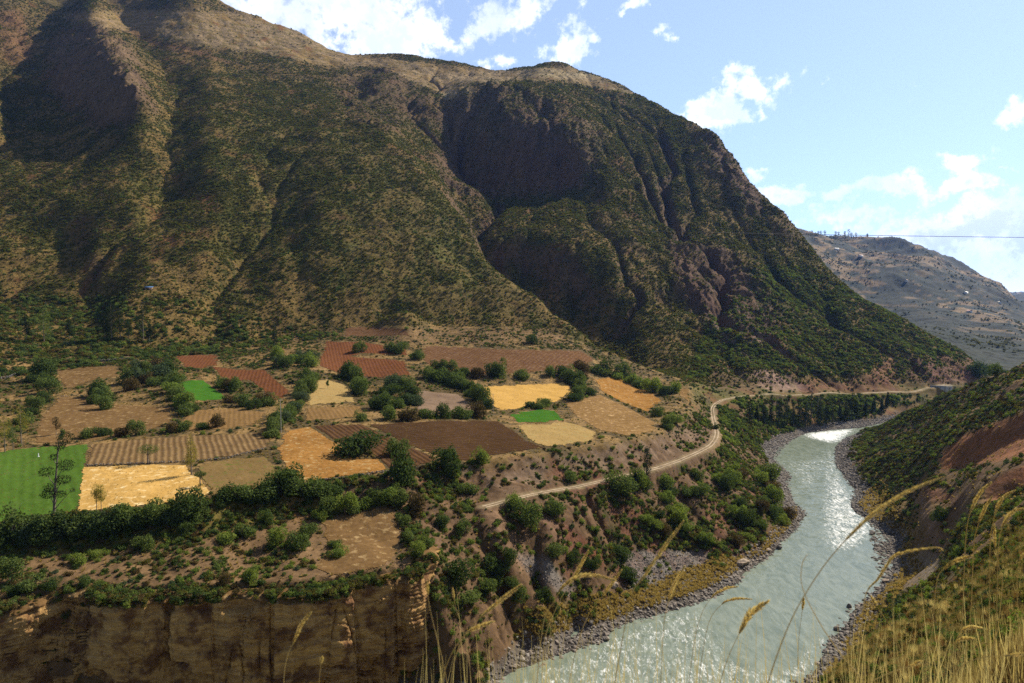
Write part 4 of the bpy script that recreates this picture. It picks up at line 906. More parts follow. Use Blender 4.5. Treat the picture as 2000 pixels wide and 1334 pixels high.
def rock_mesh(seed, sub=2, flat=.7, mat=None, name='stone'):
    bm = bmesh.new(); bmesh.ops.create_icosphere(bm, subdivisions=sub, radius=.5); r = np.random.default_rng(seed)
    pl_ = [(Vector(r.normal(size=3)).normalized(), .28 + .18*r.random()) for _ in range(9)]
    for v in bm.verts:
        for nrm, d in pl_:
            q = v.co.dot(nrm)
            if q > d: v.co -= nrm*(q-d)
        v.co.z *= flat; v.co += Vector(r.normal(size=3))*.012
    me = bpy.data.meshes.new(name); bm.to_mesh(me); bm.free(); me.materials.append(mat or stone_m); return me
ROCKS = [rock_mesh(50+k, 2, .55 + .1*(k % 4)) for k in range(6)]
protos('stone', ROCKS)
def scatter(name, key, pts, sc, idx, **k):
    n = len(pts); me = bpy.data.meshes.new(name); me.vertices.add(n); me.vertices.foreach_set('co', np.asarray(pts).ravel())
    for nm, ty, arr in (('sc', 'FLOAT', sc), ('rz', 'FLOAT', rng.random(n)*6.283)): me.attributes.new(nm, ty, 'POINT').data.foreach_set('value', np.asarray(arr, np.float32))
    me.attributes.new('ix', 'INT', 'POINT').data.foreach_set('value', np.asarray(idx, np.int32))
    o = bpy.data.objects.new(name, me); S.collection.objects.link(o); o['kind'] = 'stuff'
    for a, b in k.items(): o[a] = b
    ng = bpy.data.node_groups.new(name, 'GeometryNodeTree'); ng.interface.new_socket('Geometry', in_out='INPUT', socket_type='NodeSocketGeometry'); ng.interface.new_socket('Geometry', in_out='OUTPUT', socket_type='NodeSocketGeometry')
    N = ng.nodes; Lk = ng.links; gi = N.new('NodeGroupInput'); go = N.new('NodeGroupOutput'); ip = N.new('GeometryNodeInstanceOnPoints'); ci = N.new('GeometryNodeCollectionInfo')
    ci.inputs['Collection'].default_value = protoc[key]; ci.inputs['Separate Children'].default_value = True; ci.inputs['Reset Children'].default_value = True
    def na(nm, ty):
        q = N.new('GeometryNodeInputNamedAttribute'); q.data_type = ty; q.inputs['Name'].default_value = nm; return q.outputs[0]
    cx = N.new('ShaderNodeCombineXYZ'); Lk.new(na('rz', 'FLOAT'), cx.inputs[2])
    Lk.new(gi.outputs[0], ip.inputs['Points']); Lk.new(ci.outputs[0], ip.inputs['Instance']); ip.inputs['Pick Instance'].default_value = True
    Lk.new(na('ix', 'INT'), ip.inputs['Instance Index']); Lk.new(cx.outputs[0], ip.inputs['Rotation']); Lk.new(na('sc', 'FLOAT'), ip.inputs['Scale']); Lk.new(ip.outputs[0], go.inputs[0])
    md = o.modifiers.new('scatter', 'NODES'); md.node_group = ng; return o
dA = np.gradient(YR)[:, None]*(YG*dU)                            # ground area of each grid cell
vis = (np.abs(U)[None, :] < .84)
fieldfree = 1 - blur(fieldmask, 1, 1)
riverfree = smooth(Z, 3.0, 5.0)*(1 - smooth(rw, .2, .6))
def pick(wgt, n):
    w = (wgt*dA).ravel(); w = np.clip(w, 0, None); c = np.cumsum(w); k = np.searchsorted(c, rng.random(n)*c[-1]); i, j = k//NC, k % NC
    i = np.clip(i, 0, NR-2); j = np.clip(j, 0, NC-2)
    a = rng.random(n); b = rng.random(n); y = YR[i]*(1-a) + YR[i+1]*a; u = U[j]*(1-b) + U[j+1]*b
    x = u*y; return np.stack([x, y, sample(Z, x, y)], 1), i, j
gd = smooth(n_mid + .7*n_sml + .5*n_big, -.35, .45)
steepcut = 1 - .75*smooth(slb, 1.1, 1.9)
pale = 1 - np.clip(shelf*1.2, 0, 1)
wM = isM*vis*(YG < 2100)*(.34 + .66*gd)*steepcut*(1-.85*barem)*(1-.6*np.clip(crag, 0, 1)*smooth(slb, .5, .9))*(.04 + .96*pale)*(1-.55*smooth(Z, 380, 700))
for nm, msk, n, lab in (('scrub', isL, 170000, 'olive scrub dotted over the left mountain face'), ('scrub', isM & ~isL, 160000, 'dark low scrub covering the right mountain spurs')):
    P, i, j = pick(wM*msk, n); s = .8 + 2.0*rng.random(n)**3.0 ; s *= .8 + P[:, 1]/2600; P[:, 2] -= .1*s
    lowz = P[:, 2] < 330; ix = rng.choice(5, n, p=[.25, .24, .2, .17, .14]); scatter(nm, 'shrub', P, s, ix, label=lab, category='scrub')
slopew = (~isM)*(YG < 900)*vis*riverfree*fieldfree
P, i, j = pick(slopew*SL*(.15+gd)*(1-.6*sc)*(1-.93*tal), 10500); s = .7 + 2.2*rng.random(len(P))**2.2; P[:, 2] -= .08*s
scatter('undergrowth', 'thicket', P, s, rng.choice(6, len(P), p=[.24, .16, .22, .2, .12, .06]), label='mixed green and brown undergrowth on the slope between terrace and river', category='undergrowth')
P, i, j = pick(slopew*RH*(1-scarpm)*(.16+gd)*smooth(YG, 60, 120), 21000); s = .6 + 2.5*rng.random(len(P))**2.2; s *= .45 + .55*smooth(P[:, 1], 70, 200); P[:, 2] -= .08*s
scatter('undergrowth', 'thicket', P, s, rng.choice(6, len(P), p=[.12, .08, .12, .25, .21, .22]), label='dense low scrub on the near hillside right of the river', category='undergrowth')
tdens = terr_w*(smooth(n_mid + .8*n_sml, -.15, .35)*.8 + .14)*(1 + 2.2*(PX < 560)*smooth(760-PY, 0, 60) + 1.0*smooth(690-PY, 0, 20))
P, i, j = pick(slopew*vis*tdens*(fieldfree > .9), 9500); s = .8 + 2.0*rng.random(len(P))**2; P[:, 2] -= .08*s
scatter('undergrowth', 'thicket', P, s, rng.choice(6, len(P), p=[.3, .2, .12, .18, .1, .1]), label='scrubby field margins between the terrace plots', category='undergrowth')
P, i, j = pick(slopew*lowt_w*(.1+gd) + slopew*vis*(1-terr_w)*(1-lowt_w)*(1-SL)*(1-RH)*(YG > 175)*(YG < 300)*1.6, 3600); s = .6 + 1.9*rng.random(len(P))**2.2; P[:, 2] -= .08*s
scatter('undergrowth', 'thicket', P, s, rng.choice(6, len(P), p=[.2, .24, .18, .24, .08, .06]), label='scrub and dry tufts on the lower terrace and its back scarp', category='undergrowth')
low2 = fm*(YG > 1250)*(YG < 3900)*vis; P, i, j = pick(low2*smooth(n_big*.7+n_mid, .1, .5)*(U[None, :] > .35), 7000); s = 2.5 + 5*rng.random(len(P))**2.5
scatter('distant_woods', 'shrub', P, s, rng.choice(3, len(P)), label='dark woods and hedges dotted over the hazy far hills', category='woods')
FT = in_poly(PX, PY, [(-300,560),(0,575),(150,585),(330,575),(560,640),(660,655),(560,672),(420,690),(300,700),(0,740),(-300,760)])*(YG > 450)*(YG < 900)
P, i, j = pick(FT*1.0*(.3+gd), 5200); s = 1.6 + 4.5*rng.random(len(P))**2; P[:, 2] -= .08*s
scatter('undergrowth', 'thicket', P, s, rng.choice(6, len(P), p=[.26, .26, .10, .14, .16, .08]), label='dense thickets of bushes along the foot of the left mountain', category='undergrowth')
UR = in_poly(PX, PY, [(1395,800),(1430,775),(1780,768),(1800,785),(1740,800),(1650,828),(1560,838),(1520,850),(1490,870),(1460,860),(1420,880),(1405,850)])*(YG > 380)*(YG < 800)*(Z > 4)*(1-rw)
P, i, j = pick(UR*1.0*(.15+gd), 1700); s = 1.4 + 3.6*rng.random(len(P))**1.7; P[:, 2] -= .08*s
scatter('undergrowth', 'thicket', P, s, rng.choice(6, len(P), p=[.42, .14, .28, .10, .06, 0]), label='green thickets between the far stretch of road and the river', category='undergrowth')
FR = (~isM)*(YG > 470)*(YG < 900)*(1-terr_w)*(Z > 4)*(1-rw)*vis
P, i, j = pick(FR*(.1+gd)*(1-.8*barem), 2600); s = 1.2 + 2.6*rng.random(len(P))**2; P[:, 2] -= .08*s
scatter('undergrowth', 'thicket', P, s, rng.choice(6, len(P), p=[.24, .14, .12, .26, .16, .08]), label='mixed bushes along the bank between the far road and the mountain foot', category='undergrowth')
MS = isM*(YG < 1300)*(~isL)*in_poly(PX, PY, [(1340,740),(1390,600),(1480,520),(1580,520),(1700,590),(1900,700),(1760,735),(1560,735),(1480,720)])
P, i, j = pick(MS*(.3+gd)*steepcut*(1-.95*barem), 15000); s = 1.5 + 3.2*rng.random(len(P))**2; P[:, 2] -= .08*s
scatter('undergrowth', 'thicket', P, s, rng.choice(6, len(P), p=[.30, .16, .20, .08, .20, .06]), label='green bushes on the lower slope of the right mountain above the road', category='undergrowth')
# stones along both banks
bw = (YG > 150)*(YG < 760)*vis*smooth(Z, -.6, .1)*(1 - smooth(Z, 3.0, 6.0))
P, i, j = pick(bw, 30000); s = .45 + 1.9*rng.random(len(P))**2.6
scatter('boulders', 'stone', P, s, rng.choice(6, len(P)), label='grey brown boulders lining both banks of the river', category='stones')
ta = (region([(1000,1080),(1070,1090),(1080,1115),(1130,1150),(1100,1165),(1020,1110)], 1, 200, 400, .3) + region([(1215,1075),(1385,1075),(1380,1120),(1330,1140),(1240,1140)], 1, 200, 400, .3))
P, i, j = pick(ta, 5000); s = .18 + .7*rng.random(len(P))**3
scatter('rubble', 'stone', P, s, rng.choice(6, len(P)), label='grey loose rubble fans at the foot of the slope', category='rubble')
# golden tussocks above the left bank
tus = []
for k in range(3):
    r = np.random.default_rng(400+k); n = 90; a = r.random(n)*6.28; q = .1+.4*r.random(n); b0 = np.stack([.12*np.cos(a), .12*np.sin(a), np.zeros(n)], 1); t1 = np.stack([q*np.cos(a), q*np.sin(a), .35+.4*r.random(n)], 1)
    w = np.stack([-np.sin(a), np.cos(a), np.zeros(n)], 1)*.03
    tus.append((np.stack([b0-w, b0+w, t1+w*.3, t1-w*.3], 1).reshape(-1, 3), np.arange(4*n).reshape(n, 4)))
tus_m = leaf_mat('golden dry grass', (.44, .31, .11), (.52, .38, .17), (.28, .20, .07), .45)
protos('tussock', [mesh_np('tussock', v, f, [tus_m]) for v, f in tus])
gz = region([(1335,1118),(1420,1085),(1462,1095),(1380,1152),(1200,1212),(1080,1235),(1010,1250),(1020,1195),(1150,1172),(1260,1150)], 2, 200, 330, .4) + .5*region([(1440,1110),(1560,985),(1566,1010),(1540,1050),(1480,1100)], 2, 200, 400, .4) + .45*RH*(Z < 9)*(YG > 180)
P, i, j = pick(gz*smooth(Z, .8, 2)*(YG < 420), 7000); s = .6 + 1.5*rng.random(len(P))**2
scatter('dry_tussocks', 'tussock', P, s, rng.choice(3, len(P)), label='golden dry tussock grass above the stony river banks', category='grass')
P, i, j = pick(slopew*(terr_w + lowt_w + .3*SL + .4*RH*smooth(YG, 60, 100)), 26000); s = .45 + .9*rng.random(len(P))**2
scatter('dry_tussocks', 'tussock', P, s, rng.choice(3, len(P)), label='straw coloured tufts along the field edges and slopes', category='grass')
stub = fieldmask*(YG < 800)
P, i, j = pick(stub*(.25 + smooth(n_sml + n_tin*.5, -.1, .4)), 9000); s = .22 + .4*rng.random(len(P))
scatter('dry_tussocks', 'tussock', P, s, rng.choice(3, len(P)), label='short straw stubble and weeds standing in the terrace fields', category='grass')
log('scatter')
# ------------------------------------------------------------------ cliff under the lower terrace
def m_rock(name, c1, c2, c3, sc=.35):
    m, t = newmat(name); pos = t.n('ShaderNodeNewGeometry').outputs['Position']
    st = t.n('ShaderNodeMapping', Vector=pos, Scale=(.25, .25, 1.6)).outputs[0]
    a = t.noise(st, sc*2, 6, .65, .6); b = t.noise(pos, sc*.5, 4, .6); c = t.mix(t.maprange(a, .35, .65), c1, c2); c = t.mix(t.maprange(b, .47, .6), c, c3)
    c = t.mix(t.maprange(t.noise(pos, 3, 4, .65), .35, .7, .0, .5), c, (c1[0]*.5, c1[1]*.5, c1[2]*.5))
    bp = t.n('ShaderNodeBump', Strength=.7, Distance=.4, Height=t.math('ADD', a, t.noise(pos, 2.5, 5, .6)))
    p = t.n('ShaderNodeBsdfPrincipled', Base_Color=c, Roughness=.95, Normal=bp.outputs[0]); t.n('ShaderNodeOutputMaterial', Surface=p.outputs[0]); return m
buff = m_rock('layered buff sandstone', (.34, .19, .06), (.62, .38, .13), (.15, .065, .022)); redr = m_rock('red earth rock', (.10, .028, .010), (.17, .05, .016), (.06, .02, .01))
cp = [Vector((u*D, D, z)) for u, D, z in cl]
cp += [Vector((cp[-1].x + 1.5, cp[-1].y + 6, 38.5)), Vector((cp[-1].x + 2.5, cp[-1].y + 17, 36))]
seg = [0.0]
for k in range(1, len(cp)): seg.append(seg[-1] + (cp[k].xy - cp[k-1].xy).length)
NCc, NRc = 900, 120; ss = np.linspace(0, seg[-1], NCc); tt = np.linspace(0, 1, NRc)
bx_ = np.interp(ss, seg, [p.x for p in cp]); by_ = np.interp(ss, seg, [p.y for p in cp]); by_ = by_ + fbm(ss, ss*0, 13, 4, 81)*3.6 + fbm(ss, ss*0, 3, 3, 82)*.7; bz_ = sample(Z, bx_, by_ + 1.0) + .0
bz_ = np.maximum(bz_, np.interp(ss, seg, [p.z for p in cp]) - 1.0)
tx = np.gradient(bx_); ty = np.gradient(by_); L_ = np.hypot(tx, ty); nx_, ny_ = ty/L_, -tx/L_           # outward (towards the river)
k_ = 12; nx_ = np.convolve(np.pad(nx_, k_, 'edge'), np.ones(2*k_+1)/(2*k_+1), 'valid'); ny_ = np.convolve(np.pad(ny_, k_, 'edge'), np.ones(2*k_+1)/(2*k_+1), 'valid')
sg, tg = np.meshgrid(ss, tt); zg = bz_[None, :] + .25 - tg*(bz_[None, :] + 2.5)
cpx, _ = proj(bx_, by_, bz_)
step = np.interp(cpx, [-400, 0, 80, 250, 380, 430, 560, 672, 683, 700, 783, 790, 812, 840], [3, 3, 1.5, 2.6, 3.4, 2.2, 3.8, 4.2, 2.4, 1.6, 1.4, 2.2, 2.0, 1.4])
disp = 1.6 + step[None, :] + tg*2.6 + fbm(sg, zg*1.4, 14, 4, 71)*2.4
disp += fbm(sg + fbm(sg, zg, 8, 2, 95)*2, zg*.16, 6.5, 4, 94, .55, True)*1.5
warp = zg + fbm(sg, zg, 12, 3, 72)*2.6 + .12*sg
lm = smooth(fbm(sg, zg, 22, 3, 73), -.25, .3)
disp += ((warp/1.1) % 1.0)**2*1.5*(.15 + .85*lm) + ((warp/3.9 + .3) % 1.0)*.7 + fbm(sg, zg*2, 2.2, 3, 74)*.35
disp += -2.8*smooth(fbm(sg*.7, zg*1.3, 11, 4, 75), .16, .40) - 1.2*(1 - smooth(np.abs(fbm(sg*1.0, zg*.12, 9, 3, 78)), .0, .035))*smooth(fbm(sg, zg, 18, 2, 79), -.1, .2)
disp *= smooth(tg, 0, .03)*.6 + .4; disp = np.where(tg < .004, -.8, disp)
V = np.stack([bx_[None, :] + nx_[None, :]*disp, by_[None, :] + ny_[None, :]*disp, zg], -1).reshape(-1, 3)
ii, jj = np.meshgrid(np.arange(NRc-1), np.arange(NCc-1), indexing='ij'); q = (ii*NCc + jj).ravel(); Fq = np.stack([q, q+NCc, q+NCc+1, q+1], 1)
o = bpy.data.objects.new('cliff', mesh_np('cliff', V, Fq, [buff, MF['brown']], True)); o.data.polygons.foreach_set('material_index', (np.repeat(np.arange(NRc-1), NCc-1) < 5).astype(np.int32)); S.collection.objects.link(o)
struct(o, None, label='layered buff cliff with overhangs below the lower terrace', category='cliff')
def rock_body(name, outline, D, thick, mat, seed, label, cat, amp=.8, kind=None, lean=0.0):       # a body of rock with the given side view
    W_ = [pix_dir(x, y) for x, y in outline]; P2 = [(u*D, CAMZ + v*D) for u, v in W_]
    cxm = sum(p[0] for p in P2)/len(P2); czm = sum(p[1] for p in P2)/len(P2); dense = []
    for k in range(len(P2)):
        a, b = P2[k], P2[(k+1) % len(P2)]; n = max(2, int(math.dist(a, b)/.8))
        dense += [(a[0] + (b[0]-a[0])*i/n, a[1] + (b[1]-a[1])*i/n) for i in range(n)]
    vs = []; rings = [(-.5, .55), (-.42, .8), (-.25, .96), (0, 1), (.25, .96), (.5, .8)]; nD = len(dense)
    for yo, sc in rings:
        for x, z in dense: vs.append((cxm + (x-cxm)*sc, D + thick*.5 + yo*thick + lean*(z-czm), czm + (z-czm)*sc))
    inner = []
    for sc in (.42, .28, .14): inner += [(cxm + (x-cxm)*sc, D - .02*thick + lean*(z-czm)*sc, czm + (z-czm)*sc) for x, z in dense]
    vs = inner[::1] + vs; off = 3*nD; fs = []
    def ring(a, b):
        for k in range(nD): fs.append((a*nD + k, a*nD + (k+1) % nD, b*nD + (k+1) % nD, b*nD + k))
    ring(2, 1); ring(1, 0); ring(0, 3)
    for r_ in range(5): ring(3+r_, 4+r_)
    v = np.array(vs); v += np.stack([fbm(v[:, 0]*1.0 + v[:, 2], v[:, 2]*1.3 + v[:, 1], 3.5, 4, seed + k) for k in range(3)], 1)*amp; v += np.stack([fbm(v[:, 0]*1.0 + v[:, 2], v[:, 2]*1.3 + v[:, 1], .9, 3, seed + 9 + k) for k in range(3)], 1)*.75
    o = bpy.data.objects.new(name, mesh_np(name, v, np.array(fs), [mat], False)); S.collection.objects.link(o); o['label'] = label; o['category'] = cat
    if kind: o['kind'] = kind
    return o
tsc = [(u_, v_) for u_, v_ in ((0,1215),(14,1245),(10,1290),(25,1310),(0,1260),(5,1330))]
# scrub hanging over the lip of the cliff and on the corner spur
NH = 2600; cw = np.cumsum(smooth(fbm(ss, ss*0, 9, 3, 85) + .5*fbm(ss, ss*0, 2.5, 2, 86), -.25, .35)[8:NCc-50] + .06); k_ = 8 + np.searchsorted(cw, rng.random(NH)*cw[-1]); lipd = disp[4][k_]; q_ = rng.random(NH)**.8; a_ = -1.0 + (lipd + 1.5)*q_
P = np.stack([bx_[k_] + nx_[k_]*a_, by_[k_] + ny_[k_]*a_ + .3, bz_[k_] + .2 - 1.9*rng.random(NH)*(a_ > lipd - .4)], 1); s_ = .5 + 1.9*rng.random(NH)**2
scatter('undergrowth', 'thicket', P, s_, rng.choice(6, NH, p=[.16, .26, .10, .28, .20, 0]), label='scrub and dry tufts hanging over the lip of the cliff', category='undergrowth')
def crown_clumps(cl_, mat, size, n, seed, name='crown'):
    r = np.random.default_rng(seed); Ls = [(x, y, z, rr, rr*fz) for x, y, z, rr, fz in cl_]
    return mesh_np(name, *lobe_leaves(r, Ls, n, size), [mat])
def lobe_leaves_raw(): pass
def tree(name, label, cat, px, py, top, mat, clumps, lean=0.0, trunk_w=.03, n=1600, leaf=.35, D=None, group=None, bare=None, dmax=900):
    """clumps: (side, height share, depth, radius, flattening) with lengths as shares of the tree's height"""
    if D: u, v = pix_dir(px, py); x, y = u*D, D; z = ground(x, y)
    else:
        h = hit(px, py, 60, dmax)
        if h is None: log('no ground', label); return
        x, y, z = h
    _, v1 = pix_dir(px, top); H = max(.8, CAMZ + v1*y - z)
    k = dict(label=label, category=cat)
    if group: k['group'] = group
    o = new_empty(name, (x, y, z - .02*H), 0, 1.0, **k); seed = int(px*13 + py) % 9999; r = random.Random(seed)
    parts = [tube([(0, 0, -.02*H), (lean*.3*H, 0, .35*H), (lean*.7*H, 0, .7*H), (lean*H, 0, .97*H)], [trunk_w*H, trunk_w*.75*H, trunk_w*.45*H, trunk_w*.12*H], 8)]
    for cx_, cz_, cy_, rr, fz in clumps:
        zb = max(.06, cz_ - abs(cx_)*.8 - .10); parts.append(tube([(lean*zb*H, 0, zb*H), ((lean*zb + cx_)*.5*H, cy_*.5*H, (zb + cz_)*.5*H), (cx_*H + lean*cz_*H*.5, cy_*H, cz_*H)], [trunk_w*.4*H, trunk_w*.25*H, trunk_w*.1*H], 5))
    v, f = join(parts); child('trunk', mesh_np('trunk', v, f, [bark], True), o)
    cc = [((cx_ + lean*cz_*.5)*H, cy_*H, cz_*H, rr*H, fz) for cx_, cz_, cy_, rr, fz in clumps]
    child('crown', crown_clumps(cc, mat, leaf, n, seed), o); return o
def clump_set(r, n, z0, z1, wid, rr, fz=.8, taper=1.0):
    out = []
    for k in range(n):
        q = (k + .5)/n; w = wid*((1-q)*taper + (1-taper) if taper else 1)*(.5 + .5*r.random()); a = r.random()*6.28
        out.append((w*math.cos(a), z0 + (z1-z0)*q, w*math.sin(a), rr*(1 - .45*q*taper)*(.8 + .4*r.random()), fz))
    return out
R5 = random.Random(3)
tree('eucalyptus_tree', 'tall sparse eucalyptus with bare trunk and separate leaf clumps on the green crop', 'tree', 105, 1003, 840, LM['euc'],
     [(.13,.93,.0,.10,.8),(.05,.83,.03,.07,.8),(.13,.60,.0,.10,.7),(-.09,.52,.0,.09,.7),(.09,.42,.02,.10,.6),(-.05,.26,.0,.10,.6),(.08,.26,-.02,.07,.6),(.21,.30,0,.035,.8),(.0,.70,0,.05,.8),(-.06,.32,.03,.08,.7)], .10, .016, 3400, .22)
for dx, k in ((-4, 'left'), (5, 'right')):
    tree('eucalyptus_tree', 'young yellowish eucalyptus, %s one of the thin-trunked pair before the golden wheat' % k, 'tree', 193+dx, 1008+abs(dx), 942, LM['gold'], [(.0,.85,0,.10,1.3),(.03,.68,0,.12,1.2),(-.05,.72,0,.10,1.2),(.02,.55,0,.08,1)], .02, .012, 900, .16, group='young eucalyptus pair')
tree('poplar_tree', 'slender yellow green tree at the corner of golden wheat and crop rows', 'tree', 374, 928, 850, LM['gold'], [(0,.9,0,.08,1.8),(.0,.72,0,.12,1.6),(.03,.52,0,.15,1.4),(-.04,.4,0,.13,1.2)], 0, .02, 1500, .20)
tree('pollarded_tree', 'small dark pollarded tree with shrub at its foot right of the golden wheat', 'tree', 391, 950, 921, LM['deep'], [(0,.85,0,.38,.5),(-.2,.8,.1,.22,.5),(.22,.8,0,.22,.5),(.1,.1,-.1,.2,.8)], 0, .05, 1100, .16)
tree('small_tree', 'round open small tree standing in the brown crop rows', 'tree', 289, 905, 866, LM['mid'], [(-.25,.7,0,.28,.7),(.25,.72,.1,.28,.7),(0,.85,-.1,.28,.6),(0,.6,.2,.3,.6)], 0, .04, 1400, .17)
tree('poplar_tree', 'single dark columnar tree on the scrubby foot of the left mountain', 'tree', 537, 678, 628, LM['euc'], [(0,z_/10,0,.075 + .03*(z_ < 7),1.4) for z_ in range(2, 10)], 0, .015, 1200, .4)
for k, (x, y, tp, lab) in enumerate([(218,664,592,'tallest dark eucalyptus in the grove at the left mountain foot'), (235,662,602,'dark eucalyptus right beside the tallest of the grove'), (205,662,612,'dark eucalyptus at the left side of the mountain foot grove'),
      (252,664,622,'shorter light eucalyptus in the mountain foot grove'), (280,664,590,'tall slender eucalyptus at the right side of the mountain foot grove'), (292,668,630,'small eucalyptus at the right end of the mountain foot grove'),
      (86,668,598,'thin pale trunked eucalyptus on the scrub left of the grove'), (52,664,612,'eucalyptus nearest the left picture edge on the scrubby slope'), (136,662,622,'stunted eucalyptus between the thin one and the grove')]):
    tree('eucalyptus_tree', lab, 'tree', x, y, tp, LM['euc'] if k not in (3, 6) else LM['mid'], clump_set(R5, 9, .28, .94, .16, .13, 1.1, .7), 0, .013, 1500, .42, group='eucalyptus grove at the mountain foot')
for k, (x, y, tp, kk, lab) in enumerate([(42,872,788,'gold','tall thin yellowing tree left of the broad brown stubble field'), (26,880,828,'mid','bushy young tree next to the thin yellowing tree'), (10,884,812,'gold','thin tree at the left picture edge above the green crop'),
      (122,868,836,'mid','round headed small tree at the top edge of the green crop'), (110,850,812,'dryb','bare thin tree in front of the broad brown stubble field'), (218,858,838,'mid','small tree fourth in the row above the crop rows'), (640,760,741,'mid','small tree on the pale straw plot edge')]):
    tree('young_tree', lab, 'tree', x, y, tp, LM[kk], clump_set(R5, 6, .42, .92, .12, .13, 1.1, .4), 0, .014, 900, .2)
for x, y, tp, lab in [(1263,952,868,'taller of two slender dark trees on the road edge'), (1241,958,922,'shorter of two slender dark trees on the road edge')]:
    tree('cypress_tree', lab, 'tree', x, y, tp, LM['euc'], [(0, z_/10, 0, .11 - .008*abs(z_-4), 1.5) for z_ in range(1, 10)], 0, .02, 1300, .3, group='slender dark trees at the road')
conif = [(1464,828,772),(1478,824,790),(1492,826,778),(1506,830,785),(1522,828,772),(1537,832,780),(1549,834,788),(1562,832,776),(1574,834,784),(1584,822,748),(1597,830,768),(1602,832,776),(1614,826,785),(1626,830,772),(1640,820,785),(1652,824,780),(1664,812,766),(1672,816,780),(1690,810,778),(1706,806,775),(1733,796,764),(1722,806,778)]
for k, (x, y, tp) in enumerate(sorted(conif)):
    lab = ('%s dark pine from the left in the line below the far road' % (ORD[k] if k < 18 else ['nineteenth', 'twentieth', 'twenty-first', 'last'][k-18])).replace('first dark pine from the left', 'leftmost dark pine')
    tree('pine_tree', lab, 'tree', x, y, tp, LM['euc'], [(R5.uniform(-.03, .03), z_/10, 0, .15*(1.08 - z_/10) + .03, 1.2) for z_ in range(2, 10)], 0, .018, 600, .6, group='pines below the far road')
for k, (x, tp) in enumerate([(1586,449),(1598,450),(1603,449),(1611,448),(1632,450),(1638,451),(1650,450),(1658,445),(1663,451),(1672,452),(1694,455)]):
    u, v = pix_dir(x, 456); Yd = 3560; lab = '%s tiny tree from the left on the skyline of the hazy far hill' % ORD[k] if k else 'leftmost tiny tree on the skyline of the hazy far hill'
    tree('skyline_tree', lab, 'tree', x, 455, tp, LM['euc'], [(0, .7, 0, .2, 1.0), (.04, .4, 0, .17, 1.0)], 0, .035, 140, 1.5, D=Yd, group='tiny trees on the far skyline')
log('trees')

# ------------------------------------------------------------------ poles, cable, shed, walls, stones
grey, t = newmat('weathered concrete'); pos = t.n('ShaderNodeNewGeometry').outputs['Position']
p = t.n('ShaderNodeBsdfPrincipled', Base_Color=t.mix(t.noise(pos, 2, 4, .6), (.28, .27, .25), (.48, .46, .42)), Roughness=.85); t.n('ShaderNodeOutputMaterial', Surface=p.outputs[0])
def plain(name, c, rough=.7):
    m, t = newmat(name); p = t.n('ShaderNodeBsdfPrincipled', Base_Color=(*c, 1), Roughness=rough); t.n('ShaderNodeOutputMaterial', Surface=p.outputs[0]); return m
wire = plain('dark wire', (.07, .07, .07)); blue = plain('blue painted roof sheet', (.05, .13, .30)); adobe = plain('adobe wall', (.20, .13, .08), .9); white = plain('white plaster', (.75, .74, .70), .8)
def boxm(x0, x1, y0, y1, z0, z1):
    v = [(x, y, z) for x in (x0, x1) for y in (y0, y1) for z in (z0, z1)]; f = [(0, 1, 3, 2), (4, 6, 7, 5), (0, 4, 5, 1), (2, 3, 7, 6), (0, 2, 6, 4), (1, 5, 7, 3)]; return v, f
for x, y, tp, lab in [(549,846,779,'grey utility pole at the hedge corner above the orange stubble'), (963,806,768,'grey utility pole left of the small oval green plot')]:
    hx, hy, hz = hit(x, y, 150, 700); _, v1 = pix_dir(x, tp); H = CAMZ + v1*hy - hz
    o = new_empty('utility_pole', (hx, hy, hz), 0, 1, label=lab, category='pole', group='utility poles')
    v, f = tube([(0, 0, -.3), (0, 0, H)], [.17, .10], 10); child('pole', mesh_np('pole', v, f, [grey], True), o)
    v, f = boxm(-.9, .9, -.06, .06, H-.75, H-.62); child('crossarm', mesh_np('crossarm', v, f, [grey]), o)
    for xx in (-.75, 0, .75):
        v, f = tube([(xx, 0, H-.62), (xx, 0, H-.40)], [.05, .035], 8); child('insulator', mesh_np('insulator', v, f, [white], True), o)
cps = []
for k in range(61):
    q = k/60; x = -60 + 120*q; D = 48; z = 120 + (.1272 - (.1272-.0938)*(x + 36)/72)*D - .16*(1 - ((x)/36)**2)*1.2; cps.append((x, D, z))
v, f = tube(cps, [.018]*61, 6); o = bpy.data.objects.new('power_cable', mesh_np('power_cable', v, f, [wire], True)); S.collection.objects.link(o)
o['label'] = 'thin black power cable stretched across the whole valley view'; o['category'] = 'cable'
hx, hy, hz = hit(291, 566, 500, 1500)
o = new_empty('shed', (hx, hy, hz), .2, 1, label='tiny shed with blue roof high on the scrubby mountain slope', category='shed')
v, f = boxm(-3.5, 3.5, -2.5, 2.5, -2, 2.2); child('walls', mesh_np('walls', v, f, [adobe]), o)
v = [(-4, -3, 2.1), (4, -3, 2.1), (4, 3, 3.3), (-4, 3, 3.3), (-4, -3, 2.3), (4, -3, 2.3), (4, 3, 3.5), (-4, 3, 3.5)]; f = [(0, 3, 2, 1), (4, 5, 6, 7), (0, 1, 5, 4), (1, 2, 6, 5), (2, 3, 7, 6), (3, 0, 4, 7)]
child('roof', mesh_np('roof', v, f, [blue]), o); v, f = boxm(-.5, .5, -2.53, -2.45, -1, 1.2); child('door', mesh_np('door', v, f, [wire]), o)
hx, hy, hz = hit(1838, 762, 500, 1000)
o = new_empty('retaining_wall', (hx, hy, hz), -.35, 1, label='grey concrete retaining wall where the road rounds the spur', category='wall')
v, f = boxm(-11, 11, -.4, .4, -5, 3.4); child('wall_face', mesh_np('wall_face', v, f, [grey]), o)
v, f = boxm(-11.2, 11.2, -.65, .65, 3.4, 3.8); child('coping', mesh_np('coping', v, f, [grey]), o)
